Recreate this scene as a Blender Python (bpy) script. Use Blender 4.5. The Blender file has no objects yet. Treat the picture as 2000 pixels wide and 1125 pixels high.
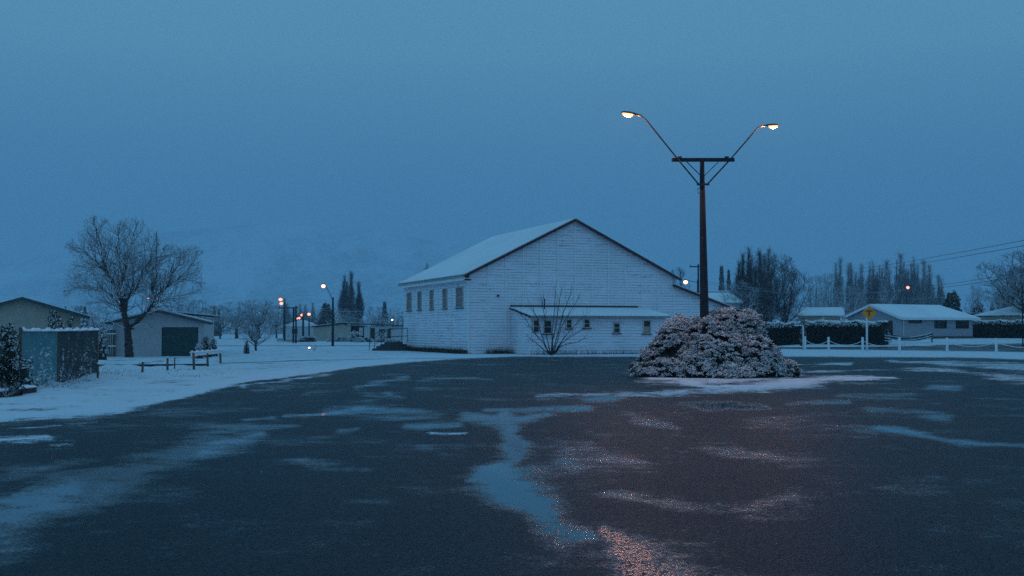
import bpy, math, random
import numpy as np
from mathutils import Vector, Matrix
R = math.radians
rng = np.random.default_rng(7)
random.seed(7)
scn = bpy.context.scene
C = scn.collection

# ------------------------------------------------------------ camera
F, HZ, EYE = 2400.0, 645.0, 1.6
PITCH = math.atan((HZ - 562.5) / F)
cd = bpy.data.cameras.new('camera'); cam = bpy.data.objects.new('camera', cd); C.objects.link(cam)
cd.sensor_width = 36; cd.lens = 36 * F / 2000
cd.clip_start = 0.1; cd.clip_end = 20000
cam.location = (0, 0, EYE); cam.rotation_euler = (R(90) + PITCH, 0, 0)
scn.camera = cam

# ------------------------------------------------------------ world: thick dusk overcast
w = bpy.data.worlds.new('World'); scn.world = w; w.use_nodes = True
nt = w.node_tree; N = nt.nodes; L = nt.links
for n in list(N): N.remove(n)
out = N.new('ShaderNodeOutputWorld'); bg = N.new('ShaderNodeBackground')
sky = N.new('ShaderNodeTexSky'); sky.sky_type = 'NISHITA'; sky.sun_disc = False
sky.sun_elevation = R(3); sky.sun_rotation = R(200)
tc = N.new('ShaderNodeTexCoord'); sx = N.new('ShaderNodeSeparateXYZ')
L.new(tc.outputs['Generated'], sx.inputs[0])
ramp = N.new('ShaderNodeValToRGB')
ramp.color_ramp.elements[0].position = 0.0; ramp.color_ramp.elements[0].color = (0.022, 0.104, 0.25, 1)
ramp.color_ramp.elements[1].position = 1.0; ramp.color_ramp.elements[1].color = (0.118, 0.355, 0.635, 1)
e = ramp.color_ramp.elements.new(0.10); e.color = (0.054, 0.176, 0.34, 1)
e = ramp.color_ramp.elements.new(0.22); e.color = (0.122, 0.312, 0.465, 1)
L.new(sx.outputs['Z'], ramp.inputs[0])
noi = N.new('ShaderNodeTexNoise'); noi.inputs['Scale'].default_value = 1.6; noi.inputs['Detail'].default_value = 2
L.new(tc.outputs['Generated'], noi.inputs['Vector'])
mr = N.new('ShaderNodeMapRange'); mr.inputs[3].default_value = 0.92; mr.inputs[4].default_value = 1.08
L.new(noi.outputs['Fac'], mr.inputs[0])
vm = N.new('ShaderNodeVectorMath'); vm.operation = 'SCALE'
L.new(ramp.outputs[0], vm.inputs[0]); L.new(mr.outputs[0], vm.inputs['Scale'])
sk = N.new('ShaderNodeVectorMath'); sk.operation = 'SCALE'; sk.inputs['Scale'].default_value = 0.001
L.new(sky.outputs[0], sk.inputs[0])
ad = N.new('ShaderNodeVectorMath'); ad.operation = 'ADD'
L.new(vm.outputs[0], ad.inputs[0]); L.new(sk.outputs[0], ad.inputs[1])
L.new(ad.outputs[0], bg.inputs['Color']); bg.inputs['Strength'].default_value = 1.0
L.new(bg.outputs[0], out.inputs['Surface'])

sd = bpy.data.lights.new('sun', 'SUN'); sd.energy = 0.03; sd.angle = R(60); sd.color = (0.45, 0.7, 1.0)
so = bpy.data.objects.new('sun', sd); C.objects.link(so); so.rotation_euler = (R(35), 0, R(200))

scn.view_settings.view_transform = 'Standard'; scn.view_settings.look = 'None'
scn.view_settings.exposure = 0.0; scn.view_settings.gamma = 1.0
scn.render.engine = 'CYCLES'
cy = scn.cycles
cy.use_denoising = False; cy.max_bounces = 7; cy.diffuse_bounces = 3; cy.glossy_bounces = 3
cy.transparent_max_bounces = 6; cy.volume_bounces = 2; cy.use_adaptive_sampling = False
cy.sample_clamp_indirect = 4.0; cy.caustics_reflective = False; cy.caustics_refractive = False

# ------------------------------------------------------------ helpers
def ss(t):
    t = np.clip(t, 0, 1); return t * t * (3 - 2 * t)
def terrain(x, y):
    x = np.asarray(x, float); y = np.asarray(y, float)
    q = x / np.maximum(y, 1.0)
    z = 0.65 * ss((y - 92) / 52) * ss((q - 0.19) / 0.06)
    # verge on the left, rough with tufts
    verge = ss((-x - 9.5 - 0.06 * y) / 3.0) * ss((y - 24) / 6) * ss((70 - y) / 8)
    z = z + verge * (0.045 * np.sin(x * 2.3 + y * 1.1) + 0.04 * np.sin(x * 1.1 - y * 1.9 + 1) + 0.03 * np.sin(5.1 * x + 3.3 * y) - 0.02)
    far = ss((y - 95) / 30) * ss((260 - y) / 40) * ss((0.16 - q) / 0.03)
    z = z + far * 0.05 * np.sin(x * 0.35 + 0.21 * y)
    return z
def ray(px, py):
    u = px - 1000.0; v = 562.5 - py; c, s = math.cos(PITCH), math.sin(PITCH)
    Y = F * c - v * s; Z = v * c + F * s
    return u / Y, Z / Y
def at(px, py, D):
    a, b = ray(px, py); return Vector((a * D, D, EYE + b * D))
def G(px, py):
    a, b = ray(px, py)
    D = EYE / max(-b, 1e-4)
    for _ in range(30):
        D2 = (EYE - float(terrain(a * D, D))) / max(-b, 1e-4)
        D = 0.5 * D + 0.5 * D2
    return Vector((a * D, D, float(terrain(a * D, D))))
def gx(px, D):
    """ground point at depth D in the direction of column px"""
    a, _ = ray(px, 650); x = a * D
    return Vector((x, D, float(terrain(x, D))))

def tag(o, label=None, cat=None, group=None, kind=None):
    if label: o['label'] = label
    if cat: o['category'] = cat
    if group: o['group'] = group
    if kind: o['kind'] = kind
    return o
def empty(name, loc, rz=0, label=None, cat=None, group=None, scale=1):
    o = bpy.data.objects.new(name, None); C.objects.link(o)
    o.location = loc; o.rotation_euler = (0, 0, rz)
    o.scale = (scale,) * 3 if not isinstance(scale, tuple) else scale
    o.empty_display_size = 0.2
    return tag(o, label, cat, group)
def mk(name, V, Fc, mat=None, parent=None, smooth=False):
    """V (n,3), Fc: ndarray (m,k) or list of ndarrays / tuples"""
    me = bpy.data.meshes.new(name)
    V = np.asarray(V, dtype=np.float32).reshape(-1, 3)
    if isinstance(Fc, np.ndarray):
        m, k = Fc.shape
        me.vertices.add(len(V)); me.vertices.foreach_set('co', V.ravel())
        me.loops.add(m * k); me.loops.foreach_set('vertex_index', Fc.astype(np.int32).ravel())
        me.polygons.add(m)
        me.polygons.foreach_set('loop_start', np.arange(0, m * k, k, dtype=np.int32))
        me.polygons.foreach_set('loop_total', np.full(m, k, dtype=np.int32))
        me.update(calc_edges=True)
    else:
        me.from_pydata([tuple(map(float, v)) for v in V], [], [tuple(int(i) for i in f) for f in Fc]); me.update()
    if smooth: me.polygons.foreach_set('use_smooth', np.ones(len(me.polygons), dtype=bool))
    if mat: me.materials.append(mat)
    o = bpy.data.objects.new(name, me); C.objects.link(o)
    if parent: o.parent = parent
    return o

class MB:
    def __init__(s): s.v = []; s.f = []
    def add(s, V, Fc):
        n = len(s.v); s.v += [tuple(v) for v in V]; s.f += [tuple(i + n for i in f) for f in Fc]; return s
    def box(s, c, d, rz=0, M=None):
        x, y, z = d[0] / 2, d[1] / 2, d[2] / 2
        V = [Vector((a * x, b * y, g * z)) for a in (-1, 1) for b in (-1, 1) for g in (-1, 1)]
        if M is None: M = Matrix.Rotation(rz, 3, 'Z')
        V = [M @ p + Vector(c) for p in V]
        return s.add(V, [(0, 1, 3, 2), (4, 6, 7, 5), (0, 4, 5, 1), (2, 3, 7, 6), (0, 2, 6, 4), (1, 5, 7, 3)])
    def bx(s, x0, x1, y0, y1, z0, z1): return s.box(((x0 + x1) / 2, (y0 + y1) / 2, (z0 + z1) / 2), (x1 - x0, y1 - y0, z1 - z0))
    def beam(s, a, b, wd, h):
        a = Vector(a); b = Vector(b); d = b - a; l = d.length; d.normalize()
        up = Vector((0, 0, 1)) if abs(d.z) < .95 else Vector((0, 1, 0))
        sd_ = d.cross(up).normalized(); u2 = sd_.cross(d)
        M = Matrix((d, sd_, u2)).transposed()
        return s.box((a + b) / 2, (l, wd, h), M=M)
    def tube(s, pts, r, n=8, cap=True):
        pts = [Vector(p) for p in pts]; rr = r if isinstance(r, (list, tuple)) else [r] * len(pts)
        rings = []; prev = None
        for i, p in enumerate(pts):
            d = (pts[min(i + 1, len(pts) - 1)] - pts[max(i - 1, 0)]).normalized()
            ref = Vector((0, 0, 1)) if abs(d.z) < .9 else Vector((1, 0, 0))
            a = d.cross(ref).normalized() if prev is None else (prev - d * prev.dot(d)).normalized()
            prev = a; b = d.cross(a)
            rings.append([p + (a * math.cos(2 * math.pi * k / n) + b * math.sin(2 * math.pi * k / n)) * rr[i] for k in range(n)])
        V = [p for r_ in rings for p in r_]; Fc = []
        for i in range(len(pts) - 1):
            for k in range(n):
                Fc.append((i * n + k, i * n + (k + 1) % n, (i + 1) * n + (k + 1) % n, (i + 1) * n + k))
        if cap: Fc.append(tuple(range(n))[::-1]); Fc.append(tuple((len(pts) - 1) * n + k for k in range(n)))
        return s.add(V, Fc)
    def lathe(s, prof, n=12, c=(0, 0, 0), sy=1):
        V = []; Fc = []
        for r_, z in prof:
            for k in range(n):
                t = 2 * math.pi * k / n; V.append((c[0] + r_ * math.cos(t), c[1] + r_ * math.sin(t) * sy, c[2] + z))
        for i in range(len(prof) - 1):
            for k in range(n): Fc.append((i * n + k, i * n + (k + 1) % n, (i + 1) * n + (k + 1) % n, (i + 1) * n + k))
        return s.add(V, Fc)
    def prism(s, poly, v):
        """closed polygon (3D points) extruded by vector v"""
        n = len(poly); P = [Vector(p) for p in poly]; Q = [p + Vector(v) for p in P]
        Fc = [tuple(range(n)), tuple(range(2 * n - 1, n - 1, -1))]
        for k in range(n): Fc.append((k, k + n, (k + 1) % n + n, (k + 1) % n))
        return s.add(P + Q, Fc)
    def build(s, name, mat, parent=None, smooth=False): return mk(name, s.v, s.f, mat, parent, smooth)

# ------------------------------------------------------------ materials
def newmat(name):
    m = bpy.data.materials.new(name); m.use_nodes = True
    t = m.node_tree; b = t.nodes['Principled BSDF']; return m, t, b
def nd(t, typ, **kw):
    n = t.nodes.new(typ)
    for k, v in kw.items():
        if k in n.inputs: n.inputs[k].default_value = v
        else: setattr(n, k, v)
    return n
def mix(t, fac, a, b):
    n = t.nodes.new('ShaderNodeMix'); n.data_type = 'RGBA'
    for i, v in ((0, fac), (6, a), (7, b)):
        if isinstance(v, bpy.types.NodeSocket): t.links.new(v, n.inputs[i])
        else: n.inputs[i].default_value = v if i == 0 else (*v, 1)
    return n.outputs[2]
def mrange(t, v, a, b, c=0., d=1., smooth=True):
    n = t.nodes.new('ShaderNodeMapRange'); n.interpolation_type = 'SMOOTHSTEP' if smooth else 'LINEAR'
    t.links.new(v, n.inputs[0])
    for i, x in enumerate((a, b, c, d)):
        if isinstance(x, bpy.types.NodeSocket): t.links.new(x, n.inputs[i + 1])
        else: n.inputs[i + 1].default_value = x
    return n.outputs[0]
def math_(t, op, a, b=None, clamp=False):
    n = t.nodes.new('ShaderNodeMath'); n.operation = op; n.use_clamp = clamp
    for i, v in enumerate((a, b)):
        if v is None: continue
        if isinstance(v, bpy.types.NodeSocket): t.links.new(v, n.inputs[i])
        else: n.inputs[i].default_value = v
    return n.outputs[0]
def noise(t, scale, detail=3, vec=None, sc3=None, rough=.55):
    n = t.nodes.new('ShaderNodeTexNoise'); n.inputs['Scale'].default_value = scale; n.inputs['Detail'].default_value = detail
    n.inputs['Roughness'].default_value = rough
    if vec is None:
        c = t.nodes.new('ShaderNodeTexCoord'); vec = c.outputs['Object']
    if sc3:
        mp = t.nodes.new('ShaderNodeMapping'); mp.inputs['Scale'].default_value = sc3; t.links.new(vec, mp.inputs[0]); vec = mp.outputs[0]
    t.links.new(vec, n.inputs['Vector']); return n.outputs['Fac']
def upness(t):
    g = t.nodes.new('ShaderNodeNewGeometry'); s = t.nodes.new('ShaderNodeSeparateXYZ')
    t.links.new(g.outputs['Normal'], s.inputs[0])
    f = math_(t, 'SUBTRACT', 1.0, math_(t, 'MULTIPLY', g.outputs['Backfacing'], 2.0))
    return math_(t, 'MULTIPLY', s.outputs['Z'], f)
SNOW = (0.80, 0.82, 0.85)
def plain(name, col, rough=.7, var=.25, scale=3, metal=0, bump=0, snow=None, wear=None):
    m, t, b = newmat(name)
    n = noise(t, scale, 4)
    c = mix(t, mrange(t, n, .3, .7), tuple(x * (1 - var) for x in col), tuple(min(1, x * (1 + var)) for x in col))
    if wear:
        n2 = noise(t, scale * 4, 5)
        c = mix(t, mrange(t, n2, wear[0], wear[0] + .08), c, wear[1])
    if snow is not None:
        n3 = noise(t, 9, 2)
        f = mrange(t, math_(t, 'ADD', upness(t), math_(t, 'MULTIPLY', n3, .5)), snow, snow + .2)
        c = mix(t, f, c, SNOW)
    t.links.new(c, b.inputs['Base Color'])
    b.inputs['Roughness'].default_value = rough; b.inputs['Metallic'].default_value = metal
    if bump:
        bp = nd(t, 'ShaderNodeBump', Strength=bump, Distance=.02); t.links.new(noise(t, scale * 8, 4), bp.inputs['Height'])
        t.links.new(bp.outputs[0], b.inputs['Normal'])
    return m
def emis(name, col, k):
    m, t, b = newmat(name); b.inputs['Base Color'].default_value = (.8, .8, .8, 1)
    b.inputs['Emission Color'].default_value = (*col, 1); b.inputs['Emission Strength'].default_value = k; return m

M = {}
def snow_mat(name, tufts=0.0, dirt=0.0):
    m, t, b = newmat(name)
    S0 = (.67, .71, .75) if dirt else (.84, .86, .88)
    c0 = mix(t, mrange(t, noise(t, .25, 4), .3, .7), tuple(x * .90 for x in S0), S0)
    if dirt:
        n1 = noise(t, .7, 6, sc3=(1, 1, 1), rough=.65)
        n2 = noise(t, 6, 5, rough=.7)
        s_ = math_(t, 'ADD', math_(t, 'MULTIPLY', n1, .6), math_(t, 'MULTIPLY', n2, .4))
        c0 = mix(t, mrange(t, s_, dirt, dirt + .09), c0, (.10, .085, .05))
    t.links.new(c0, b.inputs['Base Color']); b.inputs['Roughness'].default_value = .75
    b.inputs['Specular IOR Level'].default_value = .2
    bp = nd(t, 'ShaderNodeBump', Strength=.5, Distance=.05)
    t.links.new(noise(t, 3.5, 6, rough=.6), bp.inputs['Height']); t.links.new(bp.outputs[0], b.inputs['Normal'])
    return m
M['snow'] = snow_mat('snow')
GS = (.66, .70, .74)
M['snowfield'] = snow_mat('snowfield', dirt=.535)

def lot_mat(name):
    m, t, b = newmat(name)
    pos = t.nodes.new('ShaderNodeTexCoord').outputs['Object']
    def attr(a):
        n = t.nodes.new('ShaderNodeAttribute'); n.attribute_name = a; return n.outputs['Fac']
    wet, snow, glaze = attr('wet'), attr('snow'), attr('glaze')
    n_lo = noise(t, .55, 5, pos, rough=.62); n_mid = noise(t, 3.0, 5, pos, rough=.65); n_hi = noise(t, 26, 3, pos, rough=.7)
    # standing water follows the low spots
    w1 = math_(t, 'ADD', wet, math_(t, 'MULTIPLY', math_(t, 'SUBTRACT', n_lo, .5), 1.9))
    n_big = noise(t, .11, 4, pos, rough=.6); w1 = math_(t, 'ADD', w1, math_(t, 'MULTIPLY', math_(t, 'SUBTRACT', n_big, .5), 1.1))
    w1 = math_(t, 'ADD', w1, math_(t, 'MULTIPLY', math_(t, 'SUBTRACT', n_mid, .5), 1.1))
    w1 = math_(t, 'ADD', w1, math_(t, 'MULTIPLY', math_(t, 'SUBTRACT', n_hi, .5), 1.3))
    film = mrange(t, w1, .14, .72)
    pool = mrange(t, w1, .62, .86)
    # chip-seal aggregate
    vo = nd(t, 'ShaderNodeTexVoronoi', Scale=48.0); t.links.new(pos, vo.inputs['Vector'])
    ag = noise(t, 160, 2, pos)
    hgt = math_(t, 'ADD', math_(t, 'MULTIPLY', vo.outputs['Distance'], -1.0), math_(t, 'MULTIPLY', ag, .35))
    vc = nd(t, 'ShaderNodeTexVoronoi', Scale=48.0); t.links.new(pos, vc.inputs['Vector'])
    sep = t.nodes.new('ShaderNodeSeparateColor'); t.links.new(vc.outputs['Color'], sep.inputs[0])
    col = mix(t, sep.outputs[0], (.001, .002, .004), (.013, .027, .040))
    col = mix(t, mrange(t, noise(t, .3, 4, pos), .35, .65, .0, .35), col, (.028, .027, .026))
    col = mix(t, film, col, (.012, .013, .015))
    # snow
    s1 = math_(t, 'ADD', snow, math_(t, 'MULTIPLY', math_(t, 'SUBTRACT', n_mid, .5), 1.2))
    s1 = math_(t, 'ADD', s1, math_(t, 'MULTIPLY', math_(t, 'SUBTRACT', n_hi, .5), 1.1))
    s1 = math_(t, 'ADD', s1, math_(t, 'MULTIPLY', math_(t, 'SUBTRACT', n_lo, .5), .8))
    sf = mrange(t, s1, .36, .74)
    col = mix(t, sf, col, (.66, .70, .74))
    t.links.new(col, b.inputs['Base Color'])
    r = mrange(t, film, 0, 1, .42, .19, False)
    r = mrange(t, pool, 0, 1, r, .035, False)
    r = mrange(t, sf, 0, 1, r, .8, False)
    gz = mrange(t, math_(t, 'ADD', glaze, math_(t, 'MULTIPLY', math_(t, 'SUBTRACT', math_(t, 'MULTIPLY', math_(t, 'ADD', n_mid, n_hi), .5), .5), 2.2)), .20, .85)
    gz = math_(t, 'MULTIPLY', gz, mrange(t, sep.outputs[1], .34, .50))
    r = mrange(t, gz, 0, 1, r, .215, False)
    t.links.new(r, b.inputs['Roughness'])
    sp = mrange(t, film, 0, 1, .08, .36, False); sp = math_(t, 'MULTIPLY', sp, mrange(t, math_(t, 'MAXIMUM', sep.outputs[2], pool), 0, 1, .45, 1.25, False)); sp = mrange(t, gz, 0, 1, sp, .85, False); sp = mrange(t, sf, 0, 1, sp, .15, False)
    t.links.new(sp, b.inputs['Specular IOR Level'])
    bs = mrange(t, film, 0, 1, .9, .30, False); bs = mrange(t, pool, 0, 1, bs, .012, False); bs = mrange(t, gz, 0, 1, bs, .145, False); bs = mrange(t, sf, 0, 1, bs, .3, False)
    bp = nd(t, 'ShaderNodeBump', Distance=.014); t.links.new(bs, bp.inputs['Strength']); t.links.new(hgt, bp.inputs['Height'])
    t.links.new(bp.outputs[0], b.inputs['Normal'])
    return m
M['lot'] = lot_mat('wet_chip_seal')

def clap_mat(name, col):
    m, t, b = newmat(name)
    pos = t.nodes.new('ShaderNodeTexCoord').outputs['Object']
    big = noise(t, .45, 3, pos)
    st = noise(t, 1.0, 6, pos, sc3=(.55, .55, 7.0), rough=.7)      # peeled runs along single boards
    fl = noise(t, 5.0, 5, pos, sc3=(1, 1, 3.5), rough=.75)
    c = mix(t, mrange(t, big, .3, .7), tuple(x * .88 for x in col), col)
    s_ = math_(t, 'ADD', math_(t, 'MULTIPLY', st, .55), math_(t, 'MULTIPLY', fl, .45))
    s_ = math_(t, 'ADD', s_, math_(t, 'MULTIPLY', math_(t, 'SUBTRACT', big, .5), .18))
    c = mix(t, mrange(t, s_, .55, .61, 0, .60), c, (.19, .18, .18))
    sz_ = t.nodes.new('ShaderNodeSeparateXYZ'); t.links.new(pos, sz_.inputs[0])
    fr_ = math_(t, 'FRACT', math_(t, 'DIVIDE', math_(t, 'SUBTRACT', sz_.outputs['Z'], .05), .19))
    ln = mrange(t, fr_, .0, .22, 1, 0); ln = math_(t, 'MULTIPLY', ln, mrange(t, noise(t, .8, 4, pos, sc3=(1, 1, 6)), .38, .62, .15, .80))  # shadow under each board lap, painted into the colour and broken by noise
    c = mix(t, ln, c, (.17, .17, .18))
    t.links.new(c, b.inputs['Base Color']); b.inputs['Roughness'].default_value = .65
    return m
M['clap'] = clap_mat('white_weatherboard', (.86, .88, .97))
M['white'] = plain('white_paint', (.80, .82, .84), .5, .08, 6, wear=(.66, (.3, .3, .3)))
M['darkred'] = plain('dark_red_barge', (.045, .018, .018), .5)
M['tin'] = plain('galvanised', (.30, .32, .33), .45, metal=.3)
M['glass'] = plain('dark_glass', (.03, .03, .035), .12, .3, 1)
M['blind'] = plain('tan_blind', (.42, .34, .27), .8, .12, 8)
M['curtain'] = plain('drawn_curtain', (.26, .21, .20), .85, .2, 8)
M['frame'] = plain('window_frame', (.50, .50, .48), .6)
M['pole'] = plain('weathered_pole', (.011, .021, .033), .85, .35, 5, bump=.6)
M['steel'] = plain('dull_steel', (.025, .032, .042), .5, .2, 8)
M['concrete'] = plain('concrete', (.06, .06, .062), .85, .25, 3, snow=.95)
M['foundation'] = plain('foundation', (.10, .085, .07), .9, .4, 4, bump=.5)
M['tan'] = plain('tan_cladding', (.43, .38, .32), .8, .08, 2)
M['grey'] = plain('grey_cladding', (.50, .52, .55), .8, .06, 2)
M['brick'] = plain('pale_block', (.36, .355, .40), .85, .10, 3)
M['greenroll'] = plain('green_roller_door', (.010, .066, .070), .45, .12, 2)
M['fasc'] = plain('green_fascia', (.035, .07, .08), .5, .15)
M['post'] = plain('old_timber', (.12, .095, .07), .85, .4, 10, bump=.5, snow=1.0)
M['dark'] = plain('dark_timber', (.025, .022, .02), .8, .3)
M['cloth_pale'] = None
M['bark'] = plain('bark', (.050, .040, .036), .9, .4, 8, bump=.8, snow=.98)
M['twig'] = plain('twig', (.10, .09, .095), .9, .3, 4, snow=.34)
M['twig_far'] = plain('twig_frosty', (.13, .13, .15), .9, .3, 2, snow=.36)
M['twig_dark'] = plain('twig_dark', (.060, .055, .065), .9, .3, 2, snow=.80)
M['leaf'] = plain('evergreen_leaf', (.030, .038, .022), .7, .5, 2, snow=.92)
M['leaf_heavy'] = plain('snow_laden_leaf', (.022, .026, .020), .7, .5, 2.2, snow=.42)
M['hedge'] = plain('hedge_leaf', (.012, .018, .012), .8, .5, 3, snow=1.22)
M['yellow'] = plain('yellow_sign', (.95, .27, .004), .5, .05, 2)
M['black'] = plain('black_paint', (.012, .012, .012), .5, .1)
M['chain'] = plain('snowy_chain', (.72, .74, .77), .7, .1)
M['wire'] = plain('cable', (.035, .035, .04), .7, .1)
M['wire_snow'] = plain('frosted_cable', (.38, .40, .44), .7, .1)
M['rock'] = plain('soil', (.05, .04, .03), .9, .4, 5, snow=1.05)
SOD = (1.0, .33, .09)
M['lens'] = emis('sodium_lens', (1.0, .44, .15), 2.4)
M['lens_r'] = emis('sodium_lens_right', (1.0, .42, .14), 2.2)
M['bulb_far'] = emis('far_sodium_bulb', (1.0, .27, .12), 2.6)
M['bulb_mid'] = emis('street_sodium_bulb', (1.0, .27, .12), 7)
M['bulb_white'] = emis('white_bulb', (1.0, .8, .55), 5)

def cloth_mat(name, col, snowamt):
    m, t, b = newmat(name)
    pos = t.nodes.new('ShaderNodeTexCoord').outputs['Object']
    n1 = noise(t, 9, 5, pos, sc3=(.30, .30, 1.7), rough=.7); n2 = noise(t, 1.6, 4, pos)
    s_ = math_(t, 'ADD', math_(t, 'MULTIPLY', n1, .7), math_(t, 'MULTIPLY', n2, .3))
    sx_ = t.nodes.new('ShaderNodeSeparateXYZ'); t.links.new(pos, sx_.inputs[0])
    s_ = math_(t, 'SUBTRACT', s_, math_(t, 'MULTIPLY', sx_.outputs['Z'], .035))
    c = mix(t, mrange(t, s_, snowamt, snowamt + .1, 0, .75), col, SNOW)
    t.links.new(c, b.inputs['Base Color']); b.inputs['Roughness'].default_value = .85
    return m
M['cloth_pale'] = cloth_mat('pale_green_mesh', (.055, .21, .24), .50)
M['cloth_dark'] = cloth_mat('dark_green_mesh', (.007, .030, .036), .515)

# ------------------------------------------------------------ ground, car park, streets
def grid_faces(nr, nc, keep=None):
    i = np.arange(nr - 1)[:, None] * nc + np.arange(nc - 1)[None, :]
    Fc = np.stack([i, i + 1, i + nc + 1, i + nc], -1).reshape(-1, 4)[:, ::-1]
    if keep is not None: Fc = Fc[keep[:-1, :-1].ravel() | keep[1:, 1:].ravel() | keep[:-1, 1:].ravel() | keep[1:, :-1].ravel()]
    return Fc
ys = np.concatenate([np.linspace(-60, 5, 8), np.linspace(8, 24, 14), np.linspace(24.5, 75, 150), np.linspace(76, 160, 90), np.geomspace(165, 6300, 60)])
xs_ = np.concatenate([-np.geomspace(5100, 42, 40), np.linspace(-41, -8, 120), np.linspace(-7.3, 20, 30), np.linspace(21, 70, 50), np.geomspace(72, 5100, 40)])
XX, YY = np.meshgrid(xs_, ys)
ZZ = terrain(XX, YY)
tag(mk('snowy_ground', np.stack([XX, YY, ZZ], -1), grid_faces(len(ys), len(xs_)), M['snowfield'], smooth=True), 'snow covered ground of verges, lawns and fields', kind='structure')

def interp(px, pts):
    p = np.array(pts, float); return np.interp(px, p[:, 0], p[:, 1])
# upper boundary of the car park in the picture
EDGE = [(-1500, 900), (-300, 848), (0, 828), (110, 819), (220, 811), (290, 797), (400, 766), (470, 752), (560, 738), (700, 718), (800, 708), (900, 701),
        (1000, 697), (1260, 697), (1560, 697), (1900, 699), (2000, 703), (2300, 706), (3600, 712)]
def seg_mask(PX, PY, pts, w, asp=2.6):
    """soft stroke; pts (px, py[, w]); horizontally distances are divided by asp"""
    best = np.zeros_like(PX)
    for a, b in zip(pts[:-1], pts[1:]) if len(pts) > 1 else [(pts[0], pts[0])]:
        ax, ay = a[0] / asp, a[1]; bx_, by = b[0] / asp, b[1]
        wa = a[2] if len(a) > 2 else w; wb = b[2] if len(b) > 2 else w
        dx, dy = bx_ - ax, by - ay; l2 = dx * dx + dy * dy + 1e-9
        t = np.clip(((PX / asp - ax) * dx + (PY - ay) * dy) / l2, 0, 1)
        d = np.hypot(PX / asp - ax - t * dx, PY - ay - t * dy)
        best = np.maximum(best, np.exp(-.42 * (d / (wa + (wb - wa) * t)) ** 2))
    return best
WET = [  # strength, width, points (asp)
    # the long pool running towards the camera
    (1.00, 10, [(968, 815, 12), (1000, 835, 12), (988, 865, 14), (984, 900, 18), (962, 930, 24), (1005, 955, 30), (1040, 985, 30), (1058, 1015, 30), (1085, 1038, 22), (1150, 1048, 9)], 1.0),
    (.80, 9, [(925, 940, 4), (960, 935, 9), (1020, 955, 12)], 1.6),
    (.85, 5, [(905, 812, 5), (960, 822, 7), (1010, 822, 6), (1060, 812, 4)], 2.2),
    (.80, 4, [(940, 800), (1010, 803), (1080, 801), (1150, 799)], 2.5),
    (.95, 5, [(1145, 779, 4), (1185, 775, 7), (1222, 770, 5)], 2.4),
    (.55, 6, [(1240, 815, 7), (1290, 828, 8), (1330, 842, 4)], 2.2),
    (.50, 9, [(1085, 885, 12), (1100, 895, 14)], 1.6), (.42, 8, [(1150, 845, 6), (1175, 852, 6)], 2.2),
    (.80, 4, [(1335, 788, 2), (1390, 794, 5), (1430, 791, 3)], 2.6), (.72, 3, [(1425, 797, 2), (1475, 795, 3), (1500, 799, 1)], 2.6),
    (.80, 4, [(1540, 792, 3), (1600, 789, 4), (1660, 787, 2)], 2.6),
    (.90, 4, [(1715, 838, 5), (1750, 842, 7), (1775, 848, 5), (1830, 860, 4), (1880, 867, 5), (1960, 872, 3), (2100, 880, 4)], 2.4),
    (.70, 3, [(1820, 757), (1870, 758)], 2.6), (.55, 4, [(1640, 772), (1720, 776), (1780, 772)], 2.6), (.6, 5, [(1700, 800), (1790, 805), (1850, 815)], 2.6),
    (.45, 8, [(1430, 888), (1500, 894)], 2.4), (.40, 9, [(1590, 935), (1640, 942)], 2.4), (.3, 10, [(1760, 955), (1820, 962)], 2.4),
    # the left-hand shallow run
    (.80, 20, [(-400, 1090, 60), (0, 1040, 45), (90, 985, 32), (200, 950, 30), (270, 915, 20), (390, 885, 17), (470, 862, 14), (520, 850, 8)], 1.4),
    (.55, 9, [(350, 880), (420, 850, 14), (520, 838, 7), (575, 832, 4)], 2.2),
    (.62, 8, [(40, 925, 14), (120, 905, 9), (180, 900, 5)], 2.2),
    (.9, 2.4, [(565, 813), (600, 812), (650, 807), (700, 799, 5)], 2.6), (.8, 3, [(490, 825), (540, 817)], 2.6), (.55, 6, [(650, 803, 5), (720, 797, 9), (790, 806, 8), (850, 810, 4)], 2.4),
    (.95, 4, [(795, 831, 4), (840, 829, 7), (900, 828, 4)], 2.4), (.7, 3, [(660, 842), (690, 840)], 2.4),
    (.6, 4, [(690, 760, 2), (740, 748, 3), (800, 735, 2)], 2.4), (.6, 3, [(720, 772), (780, 778), (770, 768)], 2.4), (.5, 2, [(820, 742), (880, 740), (955, 742)], 2.6),
    (.45, 7, [(600, 905, 9), (660, 920, 12), (720, 918, 6)], 2.2), (.5, 5, [(660, 980), (740, 978)], 2.4), (.35, 10, [(640, 1020), (700, 1022)], 2.4),
    (.4, 7, [(190, 1045), (230, 1042)], 2.4), (.4, 3, [(600, 768), (630, 768)], 2.6), (.4, 5, [(860, 890), (900, 890)], 2.4),
    # damp sheen below the lamps
    (.50, 22, [(1180, 962, 8), (1260, 975, 10), (1350, 992, 12), (1450, 992, 16), (1550, 975, 16)], 2.2), (.40, 40, [(1160, 1045, 16), (1205, 1075, 34), (1270, 1120, 60), (1340, 1200, 100)], 1.9),
    (.42, 12, [(1130, 880), (1210, 895), (1260, 915, 9)], 2.2), (.44, 12, [(1400, 870), (1480, 890), (1560, 905)], 2.4), (.36, 10, [(1480, 825), (1620, 838), (1700, 842)], 2.4),
]
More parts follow.
